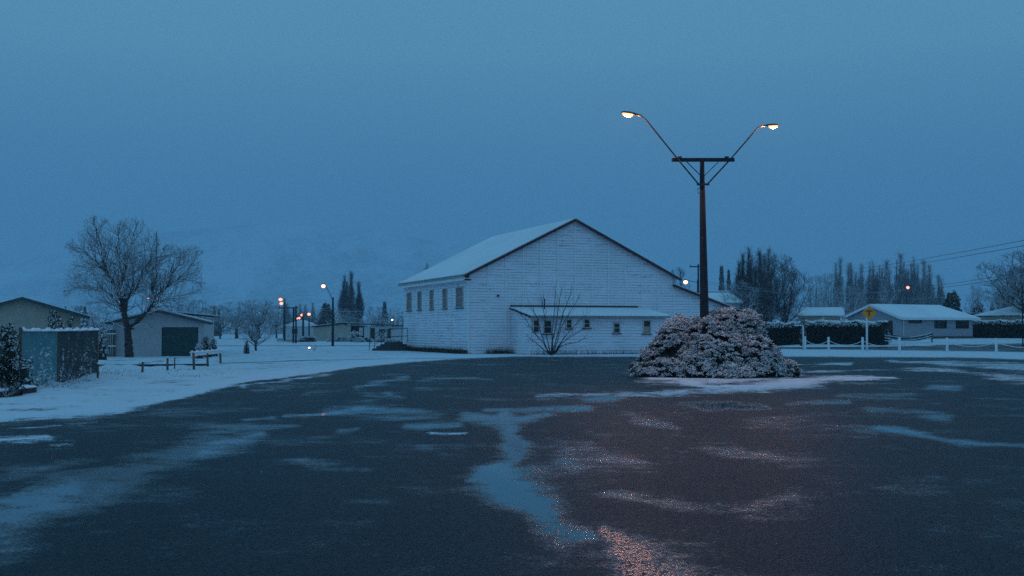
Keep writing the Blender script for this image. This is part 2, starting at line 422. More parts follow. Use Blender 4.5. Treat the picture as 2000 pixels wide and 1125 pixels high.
DRY = [(.45, 20, [(1190, 1000, 14), (1290, 1015, 22), (1400, 1010, 14)], 2.2), (.35, 26, [(1480, 1060), (1700, 1050)], 2.2), (.3, 20, [(1300, 930), (1460, 930)], 2.4),
       (.35, 25, [(520, 960), (640, 950)], 2.2), (.35, 20, [(60, 890, 10), (200, 880, 10)], 2.4), (.3, 30, [(820, 1000), (880, 1060)], 2.0), (.25, 14, [(1440, 765), (1650, 758)], 2.4), (.3, 14, [(60, 965), (110, 970)], 2.4)]
SNW = [(.66, 8, [(-100, 865, 12), (20, 858, 9), (80, 852, 5)], 2.4), (.55, 5, [(85, 870), (130, 866)], 2.4), (.5, 3, [(20, 838), (180, 826)], 2.6),
       (.85, 2.2, [(845, 846), (905, 845)], 2.6), (.58, 3.4, [(1040, 776, 2), (1110, 771, 4), (1190, 768, 2)], 2.6), (.45, 3, [(490, 763), (560, 760)], 2.6),
       (.62, 2.5, [(470, 757), (560, 743), (640, 731)], 2.6),
       # skirt of snow round the planted mound
       (.82, 6, [(1265, 738, 3), (1330, 744, 4), (1400, 757, 5), (1480, 756, 8), (1560, 748, 9), (1620, 741, 7), (1700, 737, 4), (1745, 738, 2)], 2.6),
       (.62, 5, [(1210, 768, 3), (1300, 768, 5), (1400, 764, 7), (1480, 760, 6)], 2.6), (1.0, 14, [(1290, 728), (1400, 728, 16), (1530, 730, 10)], 2.6),
       (.66, 4, [(1540, 712, 2), (1660, 712, 2)], 2.8),
       (.62, 4, [(1740, 706, 2), (1830, 708, 5), (1920, 714, 7), (2000, 718, 9), (2200, 730, 12)], 2.8), (.58, 4, [(1800, 722, 2), (1880, 728, 3), (1960, 738, 6), (2040, 745, 8), (2300, 765, 12)], 2.8),
       (.5, 2, [(1560, 727), (1700, 722), (1860, 722)], 2.8), (.45, 2, [(1640, 752), (1760, 750)], 2.8), (.35, 2, [(1000, 703), (1200, 705)], 2.8)]
pxs = np.concatenate([np.linspace(-1500, -20, 80), np.linspace(-14, 2014, 420), np.linspace(2030, 3600, 80)])
pys = np.concatenate([np.linspace(684, 760, 62), np.linspace(762, 1130, 150), np.geomspace(1136, 3200, 50)])
PX, PY = np.meshgrid(pxs, pys)
a_, b_ = ray(PX, PY)
D_ = EYE / -b_
def warp(u, v, sd):
    r2 = np.random.default_rng(sd); o = 0
    for k in range(6):
        f = 1.75 ** k; a = r2.uniform(0, 6.28, 4); o = o + np.sin(u * .9 * f + a[0] + 1.3 * np.sin(v * .8 * f + a[1])) * np.sin(v * .7 * f + a[2]) * .62 ** k
    return o
sc_v = 1 + 0.9 * ss((PY - 700) / 300)
WX = PX + (9 * warp(a_ * D_, D_ * .6, 1)) * sc_v; WY = PY + 2.6 * warp(a_ * D_ * .8 + 5, D_ * .6, 2) * sc_v
base = PY - interp(PX, EDGE) + 4.2 * warp(a_ * D_ * 1.3, D_ * .45, 3) * ss((800 - PX) / 500)
keepm = PY - interp(PX, EDGE) > -16
slope_w = 4.5 + 11.0 * ss((600 - PX) / 500)
snow = ss(.5 - base / (2 * slope_w))
for k, wd, pts, asp in SNW: snow = np.maximum(snow, k * seg_mask(WX, WY, pts, wd, asp))
wet = np.full_like(PX, .05) + .13 * ss((700 - PX) / 500) - .05 * ss((PX - 1500) / 300)
add = np.zeros_like(PX)
for k, wd, pts, asp in WET: add = np.maximum(add, k * seg_mask(WX, WY, pts, wd, asp))
wet = np.maximum(wet, add * 1.02)
for k, wd, pts, asp in DRY: wet -= k * seg_mask(WX, WY, pts, wd, asp) * (add < .5)
glaze = np.zeros_like(PX)
for k, wd, pts, asp in [(1.0, 30, [(1170, 1040, 8), (1205, 1065, 18), (1240, 1100, 34), (1290, 1160, 60), (1350, 1250, 90)], 1.15), (.50, 9, [(1225, 970, 5), (1310, 988, 9), (1440, 995, 8), (1550, 972, 7)], 2.4),
                        (.40, 9, [(1175, 893, 6), (1240, 900, 6)], 2.4), (.34, 10, [(1440, 880), (1530, 898)], 2.4), (.34, 10, [(1120, 1020, 6), (1160, 1040, 8)], 1.5), (.30, 16, [(1480, 1015), (1560, 1000)], 2.2)]:
    glaze = np.maximum(glaze, k * seg_mask(WX, WY, pts, wd, asp))
Zl = .006 + terrain(a_ * D_, D_) + .016 * ss((snow - .35) / .5) * (base > -1)
lot = mk('car_park', np.stack([a_ * D_, D_, Zl], -1), grid_faces(len(pys), len(pxs), keepm), M['lot'], smooth=True)
for nm, arr in (('wet', wet), ('snow', snow), ('glaze', glaze)):
    at_ = lot.data.attributes.new(nm, 'FLOAT', 'POINT'); at_.data.foreach_set('value', arr.astype(np.float32).ravel())
tag(lot, 'wet dark chip seal car park with pools and patches of thin snow', kind='structure')

def strip(name, up, lo, x0, x1, wetv, snowf, label, nx=160, ny=14):
    xs2 = np.linspace(x0, x1, nx); V = []; sn = []; wt = []
    for j in range(ny):
        tt = j / (ny - 1)
        for x in xs2:
            y0, y1 = float(interp(x, up)), float(interp(x, lo)); y = y0 + (y1 - y0) * tt
            p = G(x, y); V.append((p.x, p.y, p.z + .008)); wt.append(wetv)
            sn.append(max(1 - 5 * min(tt, 1 - tt), 0) * .9 + snowf(x, tt))
    o = mk(name, V, grid_faces(ny, nx), M['lot'], smooth=True)
    for nm, arr in (('wet', wt), ('snow', sn)):
        q = o.data.attributes.new(nm, 'FLOAT', 'POINT'); q.data.foreach_set('value', np.array(arr, np.float32))
    return tag(o, label, kind='structure')
strip('street_road', [(1480, 677), (1560, 677.5), (1740, 676), (1850, 672), (2000, 668.5), (2300, 667)], [(1480, 682), (1560, 682.5), (1740, 685), (1850, 687.5), (2000, 690.5), (2300, 697)],
      1480, 2300, .32, lambda x, t: .02 + .34 * math.sin(t * 13 + x * .006) ** 4, 'snow streaked dark street beyond the chained bollards')
strip('side_road', [(520, 674.8), (800, 674.6)], [(520, 676.2), (800, 676.0)], 380, 800, .2, lambda x, t: .30, 'narrow dark road line across the snow on the left', 60, 5)
strip('distant_street', [(545, 660), (612, 660)], [(538, 669.5), (612, 669.5)], 540, 612, .2, lambda x, t: .28, 'far street running away between the lamp lit poles', 30, 6)
strip('ditch', [(430, 709.0), (600, 703.2), (760, 700.5), (900, 699)], [(430, 710.4), (600, 704.6), (760, 701.4), (900, 699.8)], 430, 900, .1, lambda x, t: .22 + .3 * (math.sin(x * .05) > .2), 'thin dark ditch line in the snow before the hall', 90, 5)

# ------------------------------------------------------------ mountain
def mountain():
    prof = [(-900, 600), (-300, 545), (0, 512), (150, 476), (300, 455), (500, 436), (700, 445), (850, 470), (1000, 505), (1200, 545), (1450, 590), (1700, 618), (2600, 640)]
    cols = np.linspace(-900, 2600, 260); rows = np.linspace(0, 1, 46)
    r2 = np.random.default_rng(3); ph = r2.uniform(0, 6.28, (12, 2)); V = []
    for tt in rows:
        for c in cols:
            D = 4200 + 1500 * tt
            a, _ = ray(c, 600); x = a * D
            top = (HZ - float(interp(c, prof))) / F * 5700
            h = top * (tt ** .85)
            n = 0
            for k in range(6):
                fr = .0024 * 1.8 ** k; n += math.sin(x * fr + ph[k, 0] + 2 * math.sin(D * fr * .7 + ph[k, 1])) * .5 ** k
            V.append((x, D, h + n * 26 * math.sin(math.pi * min(tt * 1.0, 1)) - 1.2 * (1 - tt)))
    m, t, b = newmat('mountainside')
    pos = t.nodes.new('ShaderNodeTexCoord').outputs['Object']
    n1 = noise(t, .0035, 7, pos, sc3=(1, .4, .5), rough=.7); n2 = noise(t, .03, 6, pos, rough=.75)
    s_ = math_(t, 'ADD', math_(t, 'MULTIPLY', n1, .65), math_(t, 'MULTIPLY', n2, .35))
    t.links.new(mix(t, mrange(t, s_, .44, .60), (.52, .62, .72), (.05, .07, .10)), b.inputs['Base Color']); b.inputs['Roughness'].default_value = .9
    Fc = grid_faces(len(rows), len(cols))[:, ::-1]
    tag(mk('snowy_mountain', V, Fc, m, smooth=True), 'snowy mountainside fading into low cloud', kind='structure')
mountain()

# ------------------------------------------------------------ the hall
def clapboards(mb, P0, ux, length_fn, z0, z1, pitch_=.19, out_=None, holes=()):
    """boards on a wall plane: P0 origin, ux unit vector along the wall, out_ outward normal; length_fn(z)->(s0,s1)"""
    z = z0
    while z < z1 - 1e-4:
        zt = min(z + pitch_, z1)
        a0, a1 = length_fn(z); b0, b1 = length_fn(zt)
        if b1 - b0 < .01: b0 = b1 = (a0 + a1) / 2
        spans = [(a0, a1, b0, b1)]
        for (h0, h1, hz0, hz1) in holes:
            if zt > hz0 and z < hz1:
                new = []
                for s in spans:
                    if h1 <= s[0] or h0 >= s[1]: new.append(s); continue
                    if h0 > s[0]: new.append((s[0], h0, max(s[2], s[0]) if s[2] < h0 else h0, h0))
                    if h1 < s[1]: new.append((h1, s[1], h1, s[3]))
                spans = new
        for (p, q, r_, s_) in spans:
            A = P0 + ux * p + Vector((0, 0, z)) + out_ * .028; B = P0 + ux * q + Vector((0, 0, z)) + out_ * .028
            Cc = P0 + ux * s_ + Vector((0, 0, zt)) + out_ * .004; Dd = P0 + ux * r_ + Vector((0, 0, zt)) + out_ * .004
            A2 = A - out_ * .024; B2 = B - out_ * .024
            mb.add([A, B, Cc, Dd], [(0, 1, 2, 3)]); mb.add([A2, B2, B, A], [(0, 1, 2, 3)])
        z = zt
def window(parent, c, ux, nrm, wd, hh, kind='glass', sill=True, name='window'):
    """c centre point of opening on the wall plane"""
    up = Vector((0, 0, 1)); Mx = Matrix((ux, nrm, up)).transposed(); t_ = .07
    mb = MB()
    for sx_, sz in ((-1, 0), (1, 0)): mb.box(c + ux * sx_ * (wd / 2 + t_ / 2) + nrm * .02, (t_, .1, hh + 2 * t_), M=Mx)
    for sz in (-1, 1): mb.box(c + up * sz * (hh / 2 + t_ / 2) + nrm * .02, (wd, .1, t_), M=Mx)
    mb.box(c + nrm * .0, (wd, .05, .04), M=Mx)
    fr = mb.build(name, M['frame'], parent)
    if kind == 'half':
        MB().box(c - nrm * .02 + up * hh * .27, (wd, .02, hh * .46), M=Mx).build('pane', M['glass'], fr)
        MB().box(c - nrm * .0 - up * hh * .24, (wd, .02, hh * .5), M=Mx).build('blind', M['blind'], fr)
    else:
        MB().box(c - nrm * .02, (wd, .02, hh), M=Mx).build('pane', M['glass'] if kind == 'glass' else M['curtain'], fr)
    if sill: MB().box(c - up * (hh / 2 + t_ + .025) + nrm * .05, (wd + .3, .16, .05), M=Mx).build('sill', M['steel'], fr)
    return fr

A_ = R(19.6)
HC = Vector((-2.9, 83.0, 0)); U = Vector((math.cos(A_), math.sin(A_), 0)); W = Vector((-math.sin(A_), math.cos(A_), 0))
hall = empty('weatherboard_hall', HC, 0, 'large old white weatherboard hall with snowy gabled roof beyond the car park', 'hall')
O = Vector((0, 0, 0))
LEN, RH, SL, RS, WR = 17.4, 9.37, .498, 7.66, 15.32
def roof_z(s): return RH - SL * abs(s - RS)
LW = 21.2
def lean_z(s): return 4.83 - .34 * (s - 15.45)
# front gable wall
def front_span(z):
    # wall outline under the roof, including the lower lean-to on the right
    s0 = 0.0 if z < roof_z(0) - .12 else RS - (RH - .12 - z) / SL
    if z < lean_z(LW) - .1: s1 = LW
    elif z < lean_z(WR) - .1: s1 = WR + (lean_z(WR) - .1 - z) / .34
    elif z < roof_z(WR) - .12: s1 = WR
    else: s1 = RS + (RH - .12 - z) / SL
    return max(s0, 0), s1
mb = MB(); clapboards(mb, O, U, front_span, .05, RH - .14, out_=-W)
mb.prism([O, U * LW, U * LW + Vector((0, 0, lean_z(LW) - .12)), U * WR + Vector((0, 0, lean_z(WR) - .12)), U * WR + Vector((0, 0, roof_z(WR) - .14)), U * RS + Vector((0, 0, RH - .16)), Vector((0, 0, roof_z(0) - .14))], W * .15)
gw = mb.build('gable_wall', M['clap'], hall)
mb = MB()
for k, s in enumerate([1.28 * i + .05 for i in range(1, 16)]):
    sc = 0 if s > LW else 1
    top = (roof_z(s) if s < WR else lean_z(s)) - .15
    if not sc: continue
    p = U * s - W * .035
    mb = MB(); mb.box(p + Vector((0, 0, top / 2)), (.10, .05, top - .06), M=Matrix((U, W, Vector((0, 0, 1)))).transposed()); mb.build('batten', M['white'], gw)
# side wall with window openings
wins = [(892, 905), (866, 873.7), (840.6, 847.4), (817, 823.6), (795.8, 804.3)]
def side_t(px):
    k = (px - 1000) / F; return (HC.x - k * HC.y) / (k * math.cos(A_) + math.sin(A_)) if True else 0
wt_ = [tuple(sorted((side_t(a), side_t(b)))) for a, b in wins]
mb = MB(); clapboards(mb, O, W, lambda z: (0, LEN), .05, 5.02, out_=-U, holes=[(a, b, 3.22, 4.55) for a, b in wt_])
mb.bx(0, 0.01, 0, 0.01, 0, .01)
for a, b, z0, z1 in [(0, wt_[0][0], 0, 5.05)] + [(wt_[i][1], wt_[i + 1][0], 0, 5.05) for i in range(4)] + [(wt_[4][1], LEN, 0, 5.05)] + [(a, b, 0, 3.22) for a, b in wt_] + [(a, b, 4.55, 5.05) for a, b in wt_]:
    mb.box(W * ((a + b) / 2) + U * .08 + Vector((0, 0, (z0 + z1) / 2)), (b - a, .14, z1 - z0), M=Matrix((W, U, Vector((0, 0, 1)))).transposed())
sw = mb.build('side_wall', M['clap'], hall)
mb = MB()
for i in range(4):
    s = (wt_[i][1] + wt_[i + 1][0]) / 2
    mb = MB(); mb.box(W * s - U * .035 + Vector((0, 0, 2.5)), (.10, .05, 4.9), M=Matrix((W, U, Vector((0, 0, 1)))).transposed()); mb.build('batten', M['white'], sw)
for a, b in wt_:
    window(hall, W * ((a + b) / 2) + Vector((0, 0, 3.885)), W, -U, b - a, 1.33, 'curtain')
# back and right walls
mb = MB()
mb.prism([W * LEN, W * LEN + U * LW, W * LEN + U * LW + Vector((0, 0, lean_z(LW) - .12)), W * LEN + U * WR + Vector((0, 0, lean_z(WR) - .12)), W * LEN + U * WR + Vector((0, 0, roof_z(WR) - .14)), W * LEN + U * RS + Vector((0, 0, RH - .16)), W * LEN + Vector((0, 0, roof_z(0) - .14))], -W * .12)
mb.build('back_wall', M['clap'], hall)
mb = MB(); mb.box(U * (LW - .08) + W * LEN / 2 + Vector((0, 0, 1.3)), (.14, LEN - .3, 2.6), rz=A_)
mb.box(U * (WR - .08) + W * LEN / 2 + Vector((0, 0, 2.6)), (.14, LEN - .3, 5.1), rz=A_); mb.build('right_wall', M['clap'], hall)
mb = MB(); mb.box(W * .04 - U * .045 + U*.0 + Vector((0, 0, 2.55)) - W * .06, (.12, .14, 5.05), rz=A_); mb.build('corner_board', M['white'], hall)
# roofs: snow sheet on a tin deck with dark barge
def slab(name, p, q, vec, th, mat, parent, lift=0):
    mb = MB(); n = (q - p).cross(vec).normalized()
    if n.z < 0: n = -n
    P = [p + n * lift, q + n * lift, q + vec + n * lift, p + vec + n * lift]
    mb.prism(P, n * th); return mb.build(name, mat, parent)
def P(s, t, z): return U * s + W * t + Vector((0, 0, z))
T0, T1 = -.32, LEN + .18
rf = slab('roof', P(-.4, T0, roof_z(-.4) - .07), P(RS, T0, RH - .07), W * (T1 - T0), .06, M['tin'], hall)
slab('roof', P(RS, T0, RH - .07), P(WR + .5, T0, roof_z(WR + .5) - .07), W * (T1 - T0), .06, M['tin'], hall)
slab('snow_cover', P(-.4, T0 + .05, roof_z(-.4)), P(RS, T0 + .05, RH), W * (T1 - T0 - .05), .05, M['snow'], rf)
slab('snow_cover', P(RS, T0 + .05, RH), P(WR + .5, T0 + .05, roof_z(WR + .5)), W * (T1 - T0 - .05), .05, M['snow'], rf)
lf = slab('lean_to_roof', P(WR - .02, T0, lean_z(WR) - .05), P(LW + .3, T0, lean_z(LW + .3) - .05), W * (T1 - T0), .06, M['tin'], hall)
slab('snow_cover', P(WR - .02, T0 + .05, lean_z(WR) + .02), P(LW + .3, T0 + .05, lean_z(LW + .3) + .02), W * (T1 - T0 - .05), .05, M['snow'], lf)
for (sa, sb, fn) in ((-.42, RS, roof_z), (RS, WR + .52, roof_z), (WR - .15, LW + .32, lean_z)):
    MB().beam(P(sa, T0 - .03, fn(sa) - .10 + (.0)), P(sb, T0 - .03, fn(sb) - .10), .05, .17).build('barge_board', M['darkred'], hall)
# eaves: gutter, soffit, fascia on the side
MB().beam(P(-.44, T0 + .05, roof_z(-.4) - .12), P(-.44, T1, roof_z(-.4) - .12), .11, .10).build('gutter', M['tin'], hall)
MB().beam(P(-.20, T0 + .1, roof_z(0) - .44), P(-.20, T1 - .05, roof_z(0) - .44), .38, .04).build('soffit', M['white'], hall)
MB().beam(P(-.385, T0 + .1, roof_z(-.4) - .28), P(-.385, T1 - .03, roof_z(-.4) - .28), .03, .22).build('fascia', M['white'], hall)
MB().box(P(-.2, T0 - .02, 5.0), (.48, .06, .09), rz=A_).build('eave_end', M['darkred'], hall)
MB().tube([P(-.5, .12, 5.1), P(-.2, -.12, 4.9), P(-.07, -.12, 4.7), P(-.07, -.12, .15)], .035).build('downpipe', M['white'], hall)
# foundation with weeds under the side wall
mb = MB(); mb.box(P(-.04, LEN * .5, .12), (.14, LEN, .26), rz=A_); mb.build('foundation', M['foundation'], hall)
# annexe
AD, AS0, AS1 = 3.8, 3.0, 12.83
def Q(s, d, z): return U * s - W * d + Vector((0, 0, z))
aw = [(1042, 1051.5, 626, 648, 'glass', 0), (1062.5, 1076, 627, 650, 'glass', 1), (1106.5, 1115, 625, 640, 'glass', 1), (1141, 1150.5, 625, 639, 'glass', 1), (1199, 1209, 632, 649, 'glass', 1), (1257, 1269, 627, 650, 'half', 1)]
B0 = HC + Q(AS0, AD, 0)
def front_q(px):
    k = (px - 1000) / F; return (k * B0.y - B0.x) / (U.x - k * U.y)
holes = []
for x0, x1, y0, y1, kd, sl in aw:
    q0, q1 = front_q(x0), front_q(x1); Dq = B0.y + U.y * (q0 + q1) / 2
    holes.append((q0, q1, EYE - (y1 - HZ) / F * Dq, EYE - (y0 - HZ) / F * Dq, kd, sl))
an = MB(); AH = 2.42
clapboards(an, Q(AS0, AD, 0), U, lambda z: (0, AS1 - AS0), .05, AH, .19, -W, [h[:4] for h in holes])
cuts = sorted(holes); s_prev = 0
for h in cuts + [(AS1 - AS0, None)]:
    if h[0] > s_prev: an.box(Q(AS0 + (s_prev + h[0]) / 2, AD - .08, AH / 2), (h[0] - s_prev, .14, AH), rz=A_)
    if h[1] is None: break
    an.box(Q(AS0 + (h[0] + h[1]) / 2, AD - .08, h[2] / 2), (h[1] - h[0], .14, h[2]), rz=A_)
    an.box(Q(AS0 + (h[0] + h[1]) / 2, AD - .08, (AH + h[3]) / 2), (h[1] - h[0], .14, AH - h[3]), rz=A_)
    s_prev = h[1]
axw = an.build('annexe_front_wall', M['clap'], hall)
for q0, q1, z0, z1, kd, sl in holes:
    window(hall, Q(AS0 + (q0 + q1) / 2, AD, (z0 + z1) / 2), U, -W, q1 - q0, z1 - z0, kd, bool(sl))
def ann_z(d): return 3.10 - .150 * d
for s_, nm in ((AS0, 'annexe_left_wall'), (AS1, 'annexe_right_wall')):
    sg = 1 if s_ == AS0 else -1
    mb = MB()
    clapboards(mb, Q(s_, 0.03, 0), -W, lambda z: (0, AD - .03 if z < ann_z(AD) - .1 else max(.02, (3.0 - z) / .150)), .05, 2.98, .19, U * -sg)
    mb.prism([Q(s_, .03, 0), Q(s_, AD - .15, 0), Q(s_, AD - .15, ann_z(AD) - .12), Q(s_, .03, 2.98)], U * sg * .1)
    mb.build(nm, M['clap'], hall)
MB().box(Q(AS0 - .03, 1.9, 1.02), (.05, .85, 2.0), rz=A_).build('door', M['white'], hall)
MB().box(Q(AS0 - .01, AD + .01, 1.2), (.1, .1, 2.35), rz=A_).build('corner_board', M['white'], hall)
MB().box(Q((AS0 + AS1) / 2, AD + .045, AH - .07), (AS1 - AS0, .03, .12), rz=A_).build('frieze', M['white'], hall)
ar = MB(); ar.prism([Q(AS0 - .12, .0, ann_z(0)), Q(AS1 + .25, .0, ann_z(0)), Q(AS1 + .25, AD + .35, ann_z(AD + .35)), Q(AS0 - .12, AD + .35, ann_z(AD + .35))], (0, 0, .05))
arf = ar.build('annexe_roof', M['darkred'], hall)
ar = MB(); ar.prism([Q(AS0 - .10, .1, ann_z(.1) + .055), Q(AS1 + .25, .1, ann_z(.1) + .055), Q(AS1 + .25, AD + .33, ann_z(AD + .33) + .055), Q(AS0 - .10, AD + .33, ann_z(AD + .33) + .055)], (0, 0, .06)); ar.build('snow_cover', M['snow'], arf)
MB().beam(Q(AS0 - .1, AD + .37, ann_z(AD + .35) - .01), Q(AS1 + .25, AD + .37, ann_z(AD + .35) - .01), .08, .08).build('annexe_gutter', M['tin'], hall)
MB().beam(Q(AS0 - .05, .05, ann_z(0) + .17), Q(AS1 - .3, .05, ann_z(0) + .17), .06, .10).build('flashing', M['darkred'], hall)
MB().tube([Q(5.0, 1.2, 2.9), Q(5.0, 1.2, 3.75)], .045).build('vent_pipe', M['steel'], hall)
MB().box(P(2.05, -.09, 3.95), (.14, .12, .12), rz=A_).build('wall_lamp', M['steel'], hall)
# steps with rail at the far end of the side wall
st = empty('concrete_steps', HC + P(-1.3, 15.6, 0), A_, 'dark curved concrete steps with iron handrail at left end of hall', 'steps')
mb = MB()
for k in range(4): mb.lathe([(0.001, .17 * (k + 1) + .0), (1.65 - .32 * k, .17 * (k + 1)), (1.70 - .32 * k, .17 * (k + 1) - .02), (1.70 - .32 * k, .17 * k)], 22)
mb.build('tread', M['concrete'], st)
for yy in (-.9, .9):
    mb = MB(); mb.tube([(-1.75, yy, .0), (-1.75, yy, .95), (-1.4, yy, 1.25), (-.7, yy, 1.62), (-.1, yy, 1.72), (.9, yy, 1.72), (.9, yy, .7)], .028, 6)
    mb.tube([(-.75, yy, .5), (-.75, yy, 1.6)], .022, 6); mb.tube([(-1.75, yy, .5), (-.7, yy, 1.05), (.9, yy, 1.15)], .018, 6)
    mb.build('handrail', M['steel'], st)

# ------------------------------------------------------------ foliage and trees
def leaves(P_, k, size, r2, out_dir=None, flat=.5, asp=.45):
    """k small pointed leaves round each point; returns V, F (quads) with normals up"""
    n = len(P_) * k
    base_ = np.repeat(P_, k, 0)
    d = r2.normal(size=(n, 3))
    if out_dir is not None: d += np.repeat(out_dir, k, 0) * 1.2
    d[:, 2] = d[:, 2] * flat + .15
    d /= np.linalg.norm(d, axis=1)[:, None]
    s = r2.normal(size=(n, 3)); s -= (s * d).sum(1)[:, None] * d; s /= np.linalg.norm(s, axis=1)[:, None]
    nz = np.cross(d, s)[:, 2]; s[nz < 0] *= -1
    L_ = (size * r2.uniform(.6, 1.35, n))[:, None]
    V = np.stack([base_, base_ + d * L_ * .55 + s * L_ * asp * .5, base_ + d * L_, base_ + d * L_ * .55 - s * L_ * asp * .5], 1)
    f = np.arange(n * 4).reshape(-1, 4)[:, ::-1]
    # orient up
    v = V; nn = np.cross(v[:, 3] - v[:, 0], v[:, 1] - v[:, 0]); flip = nn[:, 2] < 0
    f[flip] = f[flip][:, ::-1]
    return V.reshape(-1, 3), f
def blob_noise(P_, sc, seed):
    r2 = np.random.default_rng(seed); o = np.zeros(len(P_))
    for k in range(7):
        v = r2.normal(size=3); v /= np.linalg.norm(v); o += np.sin(P_ @ v * sc * r2.uniform(.7, 1.7) + r2.uniform(0, 6.28))
    return o / 7 ** .5
def ellipsoid_pts(lobes, n, r2, depth=.18, zmin=0.0):
    """random points in the outer shell of a union of ellipsoids; returns points and outward directions"""
    w_ = np.array([l[3] * l[4] + l[3] * l[5] + l[4] * l[5] for l in lobes]); w_ /= w_.sum()
    idx = r2.choice(len(lobes), n, p=w_); Lb = np.array(lobes, float)[idx]
    d = r2.normal(size=(n, 3)); d[:, 2] = np.abs(d[:, 2]) * np.where(r2.random(n) < .85, 1, -.5); d /= np.linalg.norm(d, axis=1)[:, None]
    r_ = 1 - depth * r2.random(n) ** 1.4
    p = Lb[:, :3] + d * Lb[:, 3:6] * r_[:, None]
    ok = p[:, 2] > zmin
    for l in lobes:
        q = ((p - np.array(l[:3])) / np.array(l[3:6])); ok &= (q ** 2).sum(1) > (1 - depth) ** 2 * .98
    return p[ok], d[ok]
def snow_blobs(P_, s, r2):
    """little lumps of snow: squashed octahedra"""
    o = np.array([[1, 0, 0], [0, 1, 0], [-1, 0, 0], [0, -1, 0], [0, 0, .55], [0, 0, -.3]])
    n = len(P_); sc = (s * r2.uniform(.5, 1.3, n))[:, None, None]
    ang = r2.uniform(0, 6.28, n); c, s_ = np.cos(ang), np.sin(ang)
    Rm = np.zeros((n, 3, 3)); Rm[:, 0, 0] = c; Rm[:, 0, 1] = -s_; Rm[:, 1, 0] = s_; Rm[:, 1, 1] = c; Rm[:, 2, 2] = 1
    st_ = np.stack([r2.uniform(.6, 1.5, n), r2.uniform(.5, 1.1, n), np.ones(n)], 1)
    V = np.einsum('nij,nkj->nki', Rm, o[None] * st_[:, None]) * sc + P_[:, None]
    f = np.array([[0, 1, 4], [1, 2, 4], [2, 3, 4], [3, 0, 4], [1, 0, 5], [2, 1, 5], [3, 2, 5], [0, 3, 5]])
    Fc = (f[None] + (np.arange(n) * 6)[:, None, None]).reshape(-1, 3)
    return V.reshape(-1, 3), Fc

def clumps(lobes, nc, rc, per, size, r2, snow_n=16, snow_s=.05, depth=.1, zmin=.05, k=3, noise_amp=.14):
    """foliage gathered in clumps over a union of ellipsoids; snow lies on the upper side of every clump"""
    p, d = ellipsoid_pts(lobes, nc * 2, r2, depth, zmin)
    nz = blob_noise(p, 2.6, 5); p = p + d * (np.clip(nz, -1.4, 1.1) * noise_amp)[:, None]; keep = nz > -1.15; p, d = p[keep], d[keep]
    n = len(p); rr = rc * r2.uniform(.6, 1.3, n)
    v = r2.normal(size=(n, per, 3)); v[..., 2] = np.abs(v[..., 2]) * .9 - .25; v += d[:, None] * .9; v /= np.linalg.norm(v, axis=2)[..., None]
    q = p[:, None] + v * rr[:, None, None] * np.array([1, 1, .8]) * r2.uniform(.65, 1.0, (n, per, 1))
    fol = leaves(q.reshape(-1, 3), k, size, r2, v.reshape(-1, 3), .8, .38)
    v = r2.normal(size=(n, snow_n, 3)); v[..., 2] = np.abs(v[..., 2]) + .35; v += d[:, None] * .35; v /= np.linalg.norm(v, axis=2)[..., None]
    q = p[:, None] + v * rr[:, None, None] * np.array([1, 1, .85]) * r2.uniform(.85, 1.08, (n, snow_n, 1))
    sn = snow_blobs(q.reshape(-1, 3), snow_s, r2)
    return fol, sn
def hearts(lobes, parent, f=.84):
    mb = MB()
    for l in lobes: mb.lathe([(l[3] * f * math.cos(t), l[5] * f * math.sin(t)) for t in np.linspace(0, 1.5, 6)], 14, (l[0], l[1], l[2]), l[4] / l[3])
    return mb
def big_bush():
    r2 = np.random.default_rng(11); D = 42.5; c = gx(1395, D)
    o = empty('planted_mound', c, 0, 'big snow covered evergreen shrub mound round the foot of the twin lamp pole', 'bush')
    m_ = D / F
    def lb(px, top, rx, ry=None, dy=0, base=0):
        h = (HZ - top) * m_ + EYE
        return ((px - 1395) * m_, dy, base, rx * m_, ry or rx * m_, h - base)
    lobes = [lb(1378, 622, 30, .9, -.2), lb(1362, 617, 34, 1.2, .3), lb(1425, 598, 46, 1.1, .3), lb(1462, 606, 40, 1.1, .2), lb(1402, 604, 34, 1.0, .5), lb(1335, 616, 34, 1.1, .8), lb(1395, 640, 74, 1.6, -.25), lb(1322, 632, 40, 1.2, .2),
             lb(1296, 670, 40, 1.2, -.1), lb(1468, 648, 46, 1.4, -.3), lb(1350, 682, 66, 1.7, -.35), lb(1268, 712, 32, 1.1, 0), lb(1530, 700, 30, 1.1, .1), lb(1488, 676, 34, 1.3, -.1), lb(1420, 700, 86, 1.9, -.35)]
    fol, sn = clumps(lobes, 2900, .125, 12, .078, r2, 20, .031, .08)
    mk('foliage', *fol, M['leaf_heavy'], o); tag(mk('snow_cover', *sn, M['snow'], o), kind='stuff')
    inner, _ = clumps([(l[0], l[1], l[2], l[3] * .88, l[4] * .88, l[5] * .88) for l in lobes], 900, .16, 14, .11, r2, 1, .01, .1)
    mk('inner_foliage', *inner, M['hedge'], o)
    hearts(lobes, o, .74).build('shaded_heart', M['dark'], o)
big_bush()

